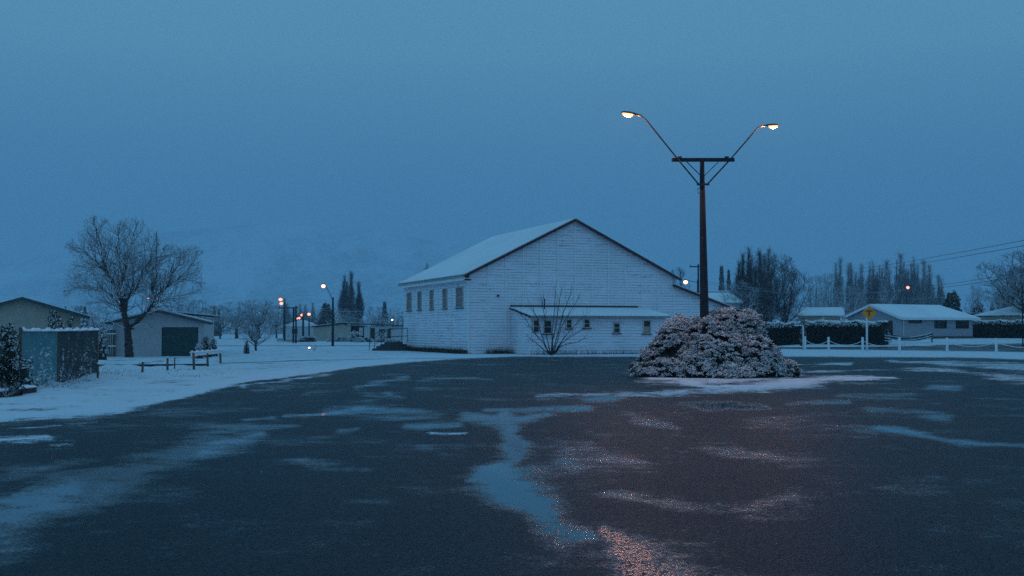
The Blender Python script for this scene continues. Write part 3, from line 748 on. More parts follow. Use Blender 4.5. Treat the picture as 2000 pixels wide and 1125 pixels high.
def colonize(att, start_nodes, step, di, dk, iters, seed, trop=.0, inertia=.55):
    """space colonisation; start_nodes: list of (pos, parent). returns pos, parent"""
    pos = [np.array(p, float) for p, _ in start_nodes]; par = [q for _, q in start_nodes]
    r2 = np.random.default_rng(seed); A = np.array(att, float)
    near = np.full(len(A), -1); dist = np.full(len(A), 1e9)
    def upd(i0):
        for i in range(i0, len(pos)):
            d = np.linalg.norm(A - pos[i], axis=1); m = d < dist; dist[m] = d[m]; near[m] = i
    upd(0); alive = np.ones(len(A), bool)
    kids = {}
    for _ in range(iters):
        act = alive & (dist < di)
        if not act.any(): break
        new = []
        idx = near[act]; vec = A[act] - np.array([pos[i] for i in idx]); vec /= np.linalg.norm(vec, axis=1)[:, None]
        order = np.argsort(idx, kind='stable'); idx = idx[order]; vec = vec[order]
        u_, s_ = np.unique(idx, return_index=True); sums = np.add.reduceat(vec, s_, 0)
        i0 = len(pos)
        for i, v in zip(u_, sums):
            v = v / (np.linalg.norm(v) + 1e-9) + r2.normal(size=3) * .10 + np.array([0, 0, trop])
            if par[i] >= 0: dv = pos[i] - pos[par[i]]; v = v + inertia * dv / (np.linalg.norm(dv) + 1e-9); v /= np.linalg.norm(v)
            q = pos[i] + v * step
            kk = kids.setdefault(int(i), [])
            if any(np.linalg.norm(q - z) < step * .35 for z in kk): continue
            if len(kk) > 3: continue
            kk.append(q); pos.append(q); par.append(int(i)); new.append(q)
        if len(pos) == i0: break
        upd(i0); alive &= dist > dk
    return np.array(pos), np.array(par)
def radii(par, tip, ex=2.3, rmax=None):
    r_ = np.full(len(par), 0.0)
    for i in range(len(par) - 1, -1, -1):
        if r_[i] == 0: r_[i] = tip ** ex
        if par[i] >= 0: r_[par[i]] += r_[i]
    r_ = r_ ** (1 / ex)
    if rmax: r_ = np.minimum(r_, rmax)
    return r_
def branch_mesh(p, q, rp, rq, n):
    """frusta from p to q, vectorised"""
    d = q - p; l = np.linalg.norm(d, axis=1)[:, None] + 1e-9; d = d / l
    ref = np.where(np.abs(d[:, 2:3]) < .9, np.array([[0, 0, 1.]]), np.array([[1., 0, 0]]))
    a = np.cross(d, ref); a /= np.linalg.norm(a, axis=1)[:, None]; b = np.cross(d, a)
    t = np.arange(n) * 2 * math.pi / n
    ring = a[:, None] * np.cos(t)[None, :, None] + b[:, None] * np.sin(t)[None, :, None]
    q = q + d * rq[:, None] * .3
    V = np.concatenate([p[:, None] + ring * rp[:, None, None], q[:, None] + ring * rq[:, None, None]], 1)
    k = np.arange(n); f = np.stack([k, (k + 1) % n, (k + 1) % n + n, k + n], 1)
    Fc = (f[None] + (np.arange(len(p)) * 2 * n)[:, None, None]).reshape(-1, 4)
    return V.reshape(-1, 3), Fc[:, ::-1]
def cat(parts):
    V = []; Fc = []; n = 0
    for v, f in parts:
        V.append(v); Fc.append(f + n); n += len(v)
    return np.concatenate(V), np.concatenate(Fc)
def twigs(pos, par, r2, sel, k, L_, rad, up=.25, spread=.9, kink=True):
    i = np.repeat(np.where(sel)[0], k); i = i[par[i] >= 0]
    p = pos[i]; d = pos[i] - pos[par[i]]; d /= np.linalg.norm(d, axis=1)[:, None] + 1e-9
    d = d + r2.normal(size=d.shape) * spread * .6 + np.array([0, 0, up]); d /= np.linalg.norm(d, axis=1)[:, None]
    l = (L_ * r2.uniform(.4, 1.2, len(p)))[:, None]; m_ = p + d * l * .5
    d2 = d + r2.normal(size=d.shape) * .35 + np.array([0, 0, up * .6]); d2 /= np.linalg.norm(d2, axis=1)[:, None]
    e_ = m_ + d2 * l * .5; e3 = m_ + (d2 + r2.normal(size=d.shape) * .7) * l * .4
    R_ = np.full(len(p), rad)
    return cat([branch_mesh(p, m_, R_ * 1.15, R_, 3), branch_mesh(m_, e_, R_, R_ * .5, 3), branch_mesh(m_, e3, R_ * .9, R_ * .5, 3)])

def env_points(lobes, n, r2):
    out = []
    for l in lobes:
        k = max(4, int(n * (l[3] * l[4] * l[5]) / sum(a[3] * a[4] * a[5] for a in lobes)))
        d = r2.normal(size=(k, 3)); d /= np.linalg.norm(d, axis=1)[:, None]
        out.append(np.array(l[:3]) + d * np.array(l[3:6]) * (r2.random(k) ** .45)[:, None])
    return np.concatenate(out)

def fan_tree(guides, env, r2, spacing=.2, l1=1.7, ratio=.56, levels=4, tip=.006, curve=.10, trunk_r=.2, zmin=1.35):
    """guides: list of (points, r0, r1) limbs; every limb carries side shoots that fork again; shoots stop at the edge of env (lobes)"""
    E = np.array(env, float); segs = []
    def inside(p, k=1.08): return (((p[None] - E[:, :3]) / E[:, 3:6]) ** 2).sum(1).min() < k
    def shoot(p, d, L_, r_, lev):
        n = max(2, int(L_ / (.16 if lev < 3 else .12))); st = L_ / n; side = 1 if r2.random() < .5 else -1
        perp = np.cross(d, r2.normal(size=3)); perp /= np.linalg.norm(perp) + 1e-9; bend = r2.normal() * curve
        for i in range(n):
            d = d + perp * bend * .5 + r2.normal(size=3) * .055 + np.array([0, 0, .030]); d /= np.linalg.norm(d)
            q = p + d * st
            if q[2] < zmin or not inside(q): return
            ra = max(tip, r_ * (1 - i / n * .75)); rb = max(tip * .8, r_ * (1 - (i + 1) / n * .75)); segs.append((p, q, ra, rb)); p = q
            if lev < levels and i > 0 and r2.random() < .93:
                ax = np.cross(d, r2.normal(size=3)); ax /= np.linalg.norm(ax) + 1e-9
                a = r2.uniform(.45, .85); nd_ = d * math.cos(a) + ax * math.sin(a) * side; side = -side
                nd_[2] += .12; nd_ /= np.linalg.norm(nd_)
                shoot(p, nd_, L_ * ratio * r2.uniform(.65, 1.15) * (1 - .45 * i / n), rb * .7, lev + 1)
    for pts, ra, rb in guides:
        pts = [np.array(p, float) for p in pts]; cum = [0]
        for a, b in zip(pts[:-1], pts[1:]): cum.append(cum[-1] + np.linalg.norm(b - a))
        T = cum[-1]; n = max(2, int(T / spacing)); tt = np.linspace(0, T, n + 1)
        P_ = np.stack([np.interp(tt, cum, [p[k] for p in pts]) for k in range(3)], 1); P_[1:-1] += r2.normal(size=P_[1:-1].shape) * .018
        rr = ra + (rb - ra) * (tt / T) ** .8
        for i in range(n):
            segs.append((P_[i], P_[i + 1], rr[i], rr[i + 1]))
            if P_[i + 1][2] > zmin + .4 and rr[i] < trunk_r * .75:
                for _ in range(1 if r2.random() < .55 else 2):
                    d = P_[i + 1] - P_[i]; d /= np.linalg.norm(d); ax = np.cross(d, r2.normal(size=3)); ax /= np.linalg.norm(ax) + 1e-9; a = r2.uniform(.5, 1.0)
                    nd_ = d * math.cos(a) + ax * math.sin(a); nd_ /= np.linalg.norm(nd_)
                    shoot(P_[i + 1], nd_, l1 * r2.uniform(.5, 1.15), min(rr[i + 1] * .6, .035), 1)
        d = P_[-1] - P_[-2]; d /= np.linalg.norm(d)
        for _ in range(3): shoot(P_[-1], (d + r2.normal(size=3) * .3) / 1.1, l1 * .8, rb * .9, 1)
    A = np.array([x[0] for x in segs]); B = np.array([x[1] for x in segs]); ra = np.array([x[2] for x in segs]); rb = np.array([x[3] for x in segs])
    th = ra > .055
    big = branch_mesh(A[th], B[th], ra[th], rb[th], 9); mid = (~th) & (ra > .016); fine = ra <= .016
    return big, cat([branch_mesh(A[mid], B[mid], ra[mid], rb[mid], 5), branch_mesh(A[fine], B[fine], ra[fine], rb[fine], 3)]), len(segs)

def main_tree():
    D = 73.0; c = gx(252, D); m_ = D / F; r2 = np.random.default_rng(21)
    o = empty('bare_tree', c, 0, 'large spreading bare tree dusted with snow in front of the green door garage', 'tree')
    def q(px, py, dy=0.): v = at(px, py, D) - c; return (v.x, dy, v.z)
    def lb(px, py, rx, rz, ry, dy=0): v = q(px, py); return (v[0], dy, v[2], rx * m_, ry, rz * m_)
    lobes = [lb(350, 585, 46, 26, 1.8), lb(185, 598, 50, 20, 1.7), lb(195, 490, 55, 50, 2.2), lb(250, 490, 60, 58, 2.5), lb(185, 545, 54, 44, 2.3), lb(328, 525, 64, 50, 2.5), lb(358, 560, 40, 40, 2.1), lb(250, 560, 76, 56, 2.7),
             lb(168, 572, 40, 30, 1.8), lb(215, 592, 60, 22, 2.0), lb(370, 495, 28, 18, 1.3), lb(152, 482, 26, 14, 1.2), lb(190, 440, 26, 20, 1.2), lb(258, 440, 26, 18, 1.2), lb(318, 595, 55, 28, 1.9)]
    g = []
    g.append(([(0, 0, -.15), (0.01, 0, .35), q(251, 670), q(249, 645), q(244, 622, .05), q(240, 598, .1)], .27, .15))
    g.append(([q(240, 600, .1), q(233, 568, 0), q(220, 548, -.1), q(207, 522, -.2), q(203, 498, -.3), q(198, 470, -.3), q(188, 442, -.3)], .13, .025))
    g.append(([q(250, 648), q(262, 636, -.2), q(276, 622, -.4), q(296, 606, -.5), q(306, 582, -.4), q(326, 562, -.2), q(350, 545, 0), q(372, 520, .1)], .15, .025))
    g.append(([q(236, 575, .0), q(236, 545, .3), q(230, 515, .4), q(224, 490, .5), q(226, 462, .5)], .09, .025))
    g.append(([q(236, 552, .2), q(246, 528, -.2), q(258, 502, -.4), q(264, 468, -.6), q(272, 442, -.6)], .075, .02))
    g.append(([q(241, 590, .2), q(262, 560, .6), q(270, 530, .8), q(288, 500, .9), q(300, 476, .9)], .085, .02))
    g.append(([q(241, 606, -.1), q(222, 576, -.5), q(200, 563, -.8), q(166, 562, -1.0), q(142, 570, -1.1)], .08, .02))
    g.append(([q(242, 615, .1), q(225, 600, .6), q(200, 590, 1.0), q(165, 590, 1.4)], .06, .018))
    g.append(([q(214, 536, -.2), q(190, 508, -.6), q(165, 488, -.9), q(140, 480, -1.0)], .07, .018))
    g.append(([q(205, 510, -.2), q(180, 520, .4), q(150, 535, .8)], .05, .018))
    g.append(([q(304, 590, -.4), q(296, 560, .1), q(292, 535, .4), q(300, 508, .6), q(312, 490, .7)], .08, .02))
    g.append(([q(322, 566, -.2), q(334, 536, .3), q(348, 510, .5), q(362, 488, .5)], .07, .02))
    g.append(([q(299, 602, -.5), q(330, 588, -.9), q(358, 578, -1.1), q(388, 572, -1.2)], .06, .018))
    g.append(([q(350, 545, 0), q(372, 548, .4), q(392, 552, .6)], .035, .015))
    g.append(([q(256, 641, -.1), q(278, 632, -.7), q(294, 630, -1.0), q(312, 642, -1.3), q(326, 650, -1.4)], .05, .015))
    g.append(([q(246, 640, -.1), q(232, 632, -.5), q(215, 622, -.8), q(190, 622, -1.1)], .05, .015))
    g.append(([q(243, 612, .2), q(240, 580, 1.0), q(246, 548, 1.5), q(240, 515, 1.8)], .07, .02))
    g.append(([q(268, 630, .1), q(290, 600, 1.0), q(320, 575, 1.5)], .07, .02))
    big, fine, n = fan_tree(g, lobes, r2, .165, 1.6, .56, 4, .0060)
    mk('trunk', *big, M['bark'], o, True); mk('crown', *fine, M['twig'], o)
    print('main tree segments', n)
main_tree()

PROT = {}
def proto_spread(seed, h=8.0, w_=4.0, n=0, mat='twig_far', trunk_h=.22, rad=.011, tw=.75, limbs=9, spacing=.55):
    r2 = np.random.default_rng(seed)
    lobes = [(0, 0, h * .62, w_ * .8, w_ * .8, h * .38), (w_ * .35, 0, h * .5, w_ * .65, w_ * .5, h * .34), (-w_ * .4, .2, h * .54, w_ * .6, w_ * .5, h * .33), (0, -w_ * .3, h * .52, w_ * .55, w_ * .6, h * .34)]
    g = [([(0, 0, -.1), (.05, 0, h * trunk_h), (.0, .05, h * trunk_h * 1.7)], h * .022, h * .014)]
    for i in range(limbs):
        a = i * 2.4 + r2.uniform(-.4, .4); t = r2.uniform(.25, 1.0); z0 = h * trunk_h * r2.uniform(.8, 1.65)
        rr = w_ * r2.uniform(.55, .98) * t; zt = h * (.95 - .42 * t * t) * r2.uniform(.9, 1.0); e_ = np.array([math.cos(a) * rr, math.sin(a) * rr, zt]); s0 = np.array([0, 0, z0])
        m1 = s0 * .6 + e_ * .4 + np.array([math.cos(a) * rr * .12, math.sin(a) * rr * .12, -h * .03]); g.append(([s0, m1, e_], h * .011, .018))
    big, fine, n = fan_tree(g, lobes, r2, spacing, h * .2, .55, 3, rad, .1, h * .03, h * trunk_h * .5)
    return big, fine, 'bark', mat
def proto_poplar(seed, h=14., w_=1.3, stems=3, mat='twig_dark', k=330):
    r2 = np.random.default_rng(seed); pa = []; pb = []
    for s in range(stems):
        x0 = (s - (stems - 1) / 2) * w_ * .8 / max(stems, 1) + r2.normal() * .1; y0 = r2.uniform(-.42, .42) * w_ if stems > 1 else 0
        H = h * r2.uniform(.74, .97) if s != stems // 2 else h
        zs = np.linspace(-.1, H, 24); sp_ = np.clip(zs / H * 2.4, 0, 1) ** .7 * (1.25 - .35 * zs / H); cx = x0 * sp_ + np.sin(zs * .5 + s) * .05 * sp_; P0 = np.stack([cx, y0 * sp_, zs], 1)
        rr = .16 * (1 - zs / H) + .012
        pa.append(branch_mesh(P0[:-1], P0[1:], rr[:-1], rr[1:], 6))
        t = r2.uniform(.08, .97, k); p = np.stack([np.interp(t * H, zs, P0[:, 0]), np.interp(t * H, zs, P0[:, 1]), t * H], 1)
        ang = r2.uniform(0, 6.28, k); Lb = (1 - t) * h * .30 * r2.uniform(.5, 1, k) + .5
        ww = max(.55, w_ * .25) * np.sin(np.clip(t * 1.15 + .12, 0, 1) * math.pi) ** .6
        e_ = p + np.stack([np.cos(ang) * ww * r2.uniform(.3, 1, k), np.sin(ang) * ww * r2.uniform(.3, 1, k), Lb], 1)
        m_ = p * .5 + e_ * .5 + np.stack([np.cos(ang) * ww * .22, np.sin(ang) * ww * .22, -Lb * .08], 1)
        q = np.full(k, .021)
        pb += [branch_mesh(p, m_, q, q * .8, 3), branch_mesh(m_, e_, q * .8, q * .3, 3)]
        for _ in range(2):
            d = r2.normal(size=(k, 3)) * .22; d[:, 2] = r2.uniform(.5, 1.1, k); pb.append(branch_mesh(m_, m_ + d, q * .5, q * .25, 3))
    return cat(pa), cat(pb), 'bark', mat
def proto_ever(seed, h=5., w_=2.6, n=1500, mat='leaf', cone=False, size=.22, shell=.45):
    r2 = np.random.default_rng(seed)
    if cone:
        t = r2.random(n * 2) ** 1.1; ang = r2.uniform(0, 6.28, n * 2); layer = .75 + .25 * np.sin(t * 40)
        rr = (1 - t) ** .8 * w_ * .5 * layer * r2.uniform(.2, 1, n * 2); p = np.stack([np.cos(ang) * rr, np.sin(ang) * rr, t * h * .97 + .1], 1); d = np.stack([np.cos(ang), np.sin(ang), .1 + 0 * t], 1)
    else:
        lobes = []
        for _ in range(7):
            a = r2.uniform(0, 6.28); q = r2.uniform(0, .5) * w_ * .7; hh = h * r2.uniform(.55, 1.0) if _ else h
            q = q if _ else 0
            lobes.append((math.cos(a) * q, math.sin(a) * q, hh * .45, w_ * .33, w_ * .33, hh * .55))
        p, d = ellipsoid_pts(lobes, n * 2, r2, shell)
        nz = blob_noise(p, 5 / (h * .25), seed); p = p[nz > -.6]; d = d[nz > -.6]
    b = leaves(p, 5, size, r2, d, .6, .5)
    zs = np.linspace(-.1, h * .7, 6); P0 = np.stack([0 * zs, 0 * zs, zs], 1); rr = h * .02 * (1 - zs / h)
    return branch_mesh(P0[:-1], P0[1:], rr[:-1], rr[1:], 6), b, 'bark', mat
CLP = {}
def reg_clump(key, seed, h, w_, nc, rc, size, snow_n, snow_s, mat='leaf', nl=6, base=0., per=10):
    r2 = np.random.default_rng(seed); lobes = []
    for i in range(nl):
        a = r2.uniform(0, 6.28); q = r2.uniform(.15, .55) * w_ * .5 if i else 0; hh = h * (r2.uniform(.55, .92) if i else 1.0)
        lobes.append((math.cos(a) * q, math.sin(a) * q, base * h, w_ * r2.uniform(.2, .32), w_ * .28, hh - base * h))
    fol, sn = clumps(lobes, nc, rc, per, size, r2, snow_n, snow_s, .25, .02, 3, rc * .6)
    ht = hearts(lobes, None, .78); P0 = np.array([[0, 0, -.1], [0, 0, h * .3], [0, 0, h * .6]]); st_ = branch_mesh(P0[:-1], P0[1:], np.array([.06, .04]), np.array([.04, .02]), 5)
    ms = []
    for nm, (v, f), m_ in (('stem', st_, 'bark'), ('foliage', fol, mat), ('snow', sn, 'snow')):
        o = mk(key + '_' + nm, v, f, M[m_]); ms.append(o.data); bpy.data.objects.remove(o)
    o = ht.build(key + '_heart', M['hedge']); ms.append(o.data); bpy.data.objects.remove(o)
    W0 = fol[0][:, 0].max() - fol[0][:, 0].min(); CLP[key] = (ms, h, W0)
def make_clump(name, key, loc, height, width, rz, label, cat_, group=None):
    ms, H0, W0 = CLP[key]; o = empty(name, loc, rz, label, cat_, group); o.scale = (width / W0, width / W0, height / H0)
    for nm, me in zip(('stem', 'foliage', 'snow_cover', 'shaded_heart'), ms):
        c = bpy.data.objects.new(nm, me); C.objects.link(c); c.parent = o
        if nm == 'snow_cover': c['kind'] = 'stuff'
    return o
def make_tree(name, key, loc, height, width=None, rz=0, label=None, cat_='tree', group=None, parts=('trunk', 'crown')):
    a, b, ma, mb_ , H0, W0 = PROT[key]
    o = empty(name, loc, rz, label, cat_, group); sc = height / H0; sw_ = (width / W0) if width else sc
    o.scale = (sw_, sw_, sc)
    for nm, me in ((parts[0], a), (parts[1], b)):
        c = bpy.data.objects.new(nm, me); C.objects.link(c); c.parent = o
    return o
def reg(key, res):
    (va, fa), (vb, fb), ma, mb_ = res
    def mesh(nm, v, f, m_):
        o = mk(nm, v, f, M[m_]); me = o.data; bpy.data.objects.remove(o); return me
    H0 = vb[:, 2].max(); W0 = np.percentile(vb[:, 0], 99) - np.percentile(vb[:, 0], 1)
    PROT[key] = (mesh(key + '_trunk', va, fa, ma), mesh(key + '_crown', vb, fb, mb_), ma, mb_, H0, W0)
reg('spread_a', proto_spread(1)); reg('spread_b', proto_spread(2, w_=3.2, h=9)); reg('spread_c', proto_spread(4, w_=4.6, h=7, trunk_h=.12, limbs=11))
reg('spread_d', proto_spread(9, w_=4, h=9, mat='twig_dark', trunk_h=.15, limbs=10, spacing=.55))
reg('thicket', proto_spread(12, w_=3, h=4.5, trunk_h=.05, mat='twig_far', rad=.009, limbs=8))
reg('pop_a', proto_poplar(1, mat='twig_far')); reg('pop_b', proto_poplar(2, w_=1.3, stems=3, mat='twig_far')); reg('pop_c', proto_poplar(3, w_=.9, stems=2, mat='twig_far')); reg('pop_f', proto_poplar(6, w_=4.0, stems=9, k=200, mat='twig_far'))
reg('pop_w', proto_poplar(4, w_=3.4, stems=8, k=300))
reg('ever_b', proto_ever(2, mat='leaf', size=.28, n=900))
reg_clump('ever_a', 15, 3.2, 3.4, 200, .26, .2, 14, .09)
reg('conifer', proto_ever(5, h=9, w_=3.2, n=1500, cone=True, size=.4, mat='leaf')); reg('cypress', proto_ever(6, h=9, w_=2.0, n=900, cone=True, size=.30, mat='leaf'))

def put(name, key, px, D, top, wpx=None, label='', group=None, cat_='tree', parts=('trunk', 'crown'), basey=None):
    p = gx(px, D); h = (HZ - top) / F * D + EYE - p.z
    if key in CLP: return make_clump(name, key, p, h, wpx / F * D, random.uniform(0, 6.28), label, cat_, group)
    return make_tree(name, key, p, h, wpx / F * D if wpx else None, random.uniform(0, 6.28), label, cat_, group, parts)
GR, GL = 'trees behind the houses on the right', 'trees beyond the snowy field on the left'
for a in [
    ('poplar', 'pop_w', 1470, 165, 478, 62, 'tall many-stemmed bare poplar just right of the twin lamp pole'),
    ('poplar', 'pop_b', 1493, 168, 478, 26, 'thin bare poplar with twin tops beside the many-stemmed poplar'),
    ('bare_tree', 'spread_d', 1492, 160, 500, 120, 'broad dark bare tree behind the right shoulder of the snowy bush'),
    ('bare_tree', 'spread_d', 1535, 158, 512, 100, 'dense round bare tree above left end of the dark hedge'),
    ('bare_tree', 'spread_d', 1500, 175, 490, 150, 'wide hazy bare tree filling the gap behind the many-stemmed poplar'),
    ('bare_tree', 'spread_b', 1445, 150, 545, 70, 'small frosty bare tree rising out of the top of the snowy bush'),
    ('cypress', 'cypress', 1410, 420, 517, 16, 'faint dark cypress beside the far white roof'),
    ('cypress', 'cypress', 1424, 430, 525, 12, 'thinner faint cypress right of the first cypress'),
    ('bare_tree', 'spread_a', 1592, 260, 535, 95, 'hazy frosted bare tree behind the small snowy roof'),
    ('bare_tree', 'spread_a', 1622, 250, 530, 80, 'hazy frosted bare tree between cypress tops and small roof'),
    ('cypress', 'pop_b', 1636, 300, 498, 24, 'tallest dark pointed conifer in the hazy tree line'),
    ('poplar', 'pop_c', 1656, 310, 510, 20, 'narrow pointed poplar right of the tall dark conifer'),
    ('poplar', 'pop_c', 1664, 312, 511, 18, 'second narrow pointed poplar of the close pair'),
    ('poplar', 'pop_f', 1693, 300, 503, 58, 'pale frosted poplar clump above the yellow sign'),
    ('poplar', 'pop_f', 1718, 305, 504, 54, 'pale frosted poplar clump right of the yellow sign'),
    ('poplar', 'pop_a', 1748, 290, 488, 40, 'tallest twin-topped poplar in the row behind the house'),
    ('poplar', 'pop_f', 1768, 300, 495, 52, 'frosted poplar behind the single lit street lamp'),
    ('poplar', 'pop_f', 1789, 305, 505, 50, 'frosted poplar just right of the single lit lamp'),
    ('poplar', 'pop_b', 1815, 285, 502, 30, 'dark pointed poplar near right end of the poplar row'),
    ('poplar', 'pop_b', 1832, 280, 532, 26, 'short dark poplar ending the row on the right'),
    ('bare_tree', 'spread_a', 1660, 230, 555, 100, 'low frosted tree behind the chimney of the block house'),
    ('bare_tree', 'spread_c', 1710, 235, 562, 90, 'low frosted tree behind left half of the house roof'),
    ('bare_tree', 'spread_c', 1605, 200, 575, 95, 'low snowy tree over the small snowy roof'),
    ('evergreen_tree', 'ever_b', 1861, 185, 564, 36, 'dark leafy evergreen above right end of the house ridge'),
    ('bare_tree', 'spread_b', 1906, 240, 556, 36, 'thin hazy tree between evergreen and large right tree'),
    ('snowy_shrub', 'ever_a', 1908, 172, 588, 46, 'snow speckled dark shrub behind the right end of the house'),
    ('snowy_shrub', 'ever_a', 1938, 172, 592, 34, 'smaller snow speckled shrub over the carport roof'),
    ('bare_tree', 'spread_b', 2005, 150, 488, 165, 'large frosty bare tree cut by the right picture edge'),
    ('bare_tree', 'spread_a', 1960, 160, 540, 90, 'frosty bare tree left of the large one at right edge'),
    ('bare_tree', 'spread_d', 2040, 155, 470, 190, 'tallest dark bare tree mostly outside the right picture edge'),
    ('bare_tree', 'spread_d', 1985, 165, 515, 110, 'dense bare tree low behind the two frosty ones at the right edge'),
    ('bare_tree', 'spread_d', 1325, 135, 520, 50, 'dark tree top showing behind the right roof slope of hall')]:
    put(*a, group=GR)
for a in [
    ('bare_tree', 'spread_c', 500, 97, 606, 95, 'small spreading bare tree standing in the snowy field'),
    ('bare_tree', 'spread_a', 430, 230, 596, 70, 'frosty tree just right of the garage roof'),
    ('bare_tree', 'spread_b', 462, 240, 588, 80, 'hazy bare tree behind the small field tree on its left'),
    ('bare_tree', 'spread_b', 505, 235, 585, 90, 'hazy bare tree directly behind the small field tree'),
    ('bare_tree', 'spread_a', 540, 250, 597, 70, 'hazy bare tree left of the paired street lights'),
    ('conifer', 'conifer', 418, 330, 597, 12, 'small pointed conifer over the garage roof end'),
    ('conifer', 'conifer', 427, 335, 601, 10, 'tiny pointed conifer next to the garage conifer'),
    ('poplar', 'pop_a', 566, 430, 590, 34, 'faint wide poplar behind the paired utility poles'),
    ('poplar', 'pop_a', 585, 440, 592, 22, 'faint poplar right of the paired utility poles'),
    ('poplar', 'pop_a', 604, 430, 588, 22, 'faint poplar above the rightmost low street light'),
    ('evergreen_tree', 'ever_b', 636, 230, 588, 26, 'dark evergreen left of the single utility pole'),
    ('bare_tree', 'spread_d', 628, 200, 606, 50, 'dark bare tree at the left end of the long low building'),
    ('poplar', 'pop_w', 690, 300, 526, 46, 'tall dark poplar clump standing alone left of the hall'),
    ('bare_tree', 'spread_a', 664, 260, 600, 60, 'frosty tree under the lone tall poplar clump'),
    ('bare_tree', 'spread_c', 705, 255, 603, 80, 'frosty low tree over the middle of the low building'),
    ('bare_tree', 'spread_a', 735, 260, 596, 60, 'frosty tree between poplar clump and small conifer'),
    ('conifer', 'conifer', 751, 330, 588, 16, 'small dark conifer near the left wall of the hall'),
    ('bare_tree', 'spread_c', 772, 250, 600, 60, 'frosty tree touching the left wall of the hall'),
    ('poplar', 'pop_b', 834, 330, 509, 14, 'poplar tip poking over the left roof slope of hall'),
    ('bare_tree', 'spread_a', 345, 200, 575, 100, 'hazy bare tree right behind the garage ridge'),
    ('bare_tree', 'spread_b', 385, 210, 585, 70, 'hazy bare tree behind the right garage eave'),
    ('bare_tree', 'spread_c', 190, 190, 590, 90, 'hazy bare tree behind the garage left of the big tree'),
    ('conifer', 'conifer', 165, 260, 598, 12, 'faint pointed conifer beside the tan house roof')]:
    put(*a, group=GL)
# the thin multi-stem bush in front of the annexe
def stem_bush():
    D = 78.6; c = gx(1077, D); m_ = D / F; r2 = np.random.default_rng(31)
    o = empty('bare_shrub', c, 0, 'many-stemmed leafless shrub fanning out in front of the annexe windows', 'shrub')
    stems = [[(1072, 690), (1060, 668), (1043, 650), (1030, 628), (1013, 610)], [(1075, 690), (1068, 660), (1066, 630), (1060, 600), (1058, 590)], [(1078, 690), (1080, 660), (1087, 630), (1090, 600), (1098, 562)],
             [(1080, 690), (1088, 668), (1095, 640), (1112, 610), (1130, 580)], [(1083, 690), (1095, 672), (1112, 660), (1135, 645), (1158, 640)], [(1082, 690), (1098, 665), (1118, 640), (1143, 615)],
             [(1077, 690), (1078, 650), (1082, 610), (1084, 570)], [(1070, 690), (1050, 672), (1036, 662)], [(1084, 690), (1096, 675), (1125, 668), (1145, 660)], [(1079, 690), (1092, 640), (1100, 610), (1115, 570)], [(1071, 690), (1056, 650), (1048, 620), (1036, 600)]]
    pos = [np.zeros(3)]; par = [-1]; rad = [.05]
    for s in stems:
        pr = 0; dy = r2.normal() * .5; prev = None
        for j in range(len(s)):
            v = at(s[j][0], s[j][1], D) - c; q = np.array([v.x, dy * j / len(s) * 2, max(v.z, 0)])
            if j:
                for i in range(1, 6):
                    pos.append(prev + (q - prev) * i / 5 + r2.normal(size=3) * .012); par.append(pr); pr = len(pos) - 1; rad.append(.030 * (1 - (j - 1 + i / 5) / len(s)) + .006)
            prev = q
    pos = np.array(pos); par = np.array(par); rad = np.array(rad); I = np.where(par >= 0)[0]
    V, Fc = branch_mesh(pos[par[I]], pos[I], rad[par[I]].clip(0, .05) * .9, rad[I], 5); mk('stems', V, Fc, M['dark'], o)
    hi = pos[:, 2] > .8
    V, Fc = cat([twigs(pos, par, r2, hi, 1, .75, .0075, .3, .7)]); mk('twigs', V, Fc, M['twig_dark'], o)
stem_bush()

# ------------------------------------------------------------ lamps
def head(name, loc, rz, tilt, parent, lens, s=1.0, power=390):
    """cobra head; points along +x from the arm end"""
    h = empty(name, loc, rz); h.parent = parent; h.rotation_euler = (0, tilt, rz)
    mb = MB(); n = 12
    prof = [(-.12, .035, .035), (0, .06, .05), (.15, .11, .075), (.35, .135, .085), (.52, .12, .07), (.60, .05, .03)]
    V = []; Fc = []
    for x, w2, hh in prof:
        for k in range(n):
            t = math.pi * k / (n - 1); V.append((x * s, w2 * math.cos(t) * s, (hh * math.sin(t) + .0) * s))
    for i in range(len(prof) - 1):
        for k in range(n - 1): Fc.append((i * n + k, i * n + k + 1, (i + 1) * n + k + 1, (i + 1) * n + k))
        Fc.append((i * n, (i + 1) * n, (i + 1) * n + n - 1, i * n + n - 1))
    Fc.append(tuple(range(n))); Fc.append(tuple((len(prof) - 1) * n + k for k in range(n))[::-1])
    mb.add(V, Fc); mb.build('housing', M['steel'], h)
    mb = MB(); rr = [(.17, .02), (.20, .08), (.30, .115), (.42, .11), (.52, .07), (.555, .015)]
    V = []; Fc = []
    for x, q in rr:
        for k in range(n):
            t = math.pi * k / (n - 1); V.append((x * s, q * math.cos(t) * s, (-.006 - q * .95 * math.sin(t)) * s))
    for i in range(len(rr) - 1):
        for k in range(n - 1): Fc.append((i * n + k, (i + 1) * n + k, (i + 1) * n + k + 1, i * n + k + 1))
    mb.add(V, Fc); mb.build('lens', lens, h, True)
    ld = bpy.data.lights.new('sodium_lamp', 'POINT'); ld.shadow_soft_size = .06 * s; ld.energy = power; ld.color = SOD
    lo = bpy.data.objects.new('sodium_lamp', ld); C.objects.link(lo); lo.parent = h; lo.location = (.36 * s, 0, -.15 * s)
    return h
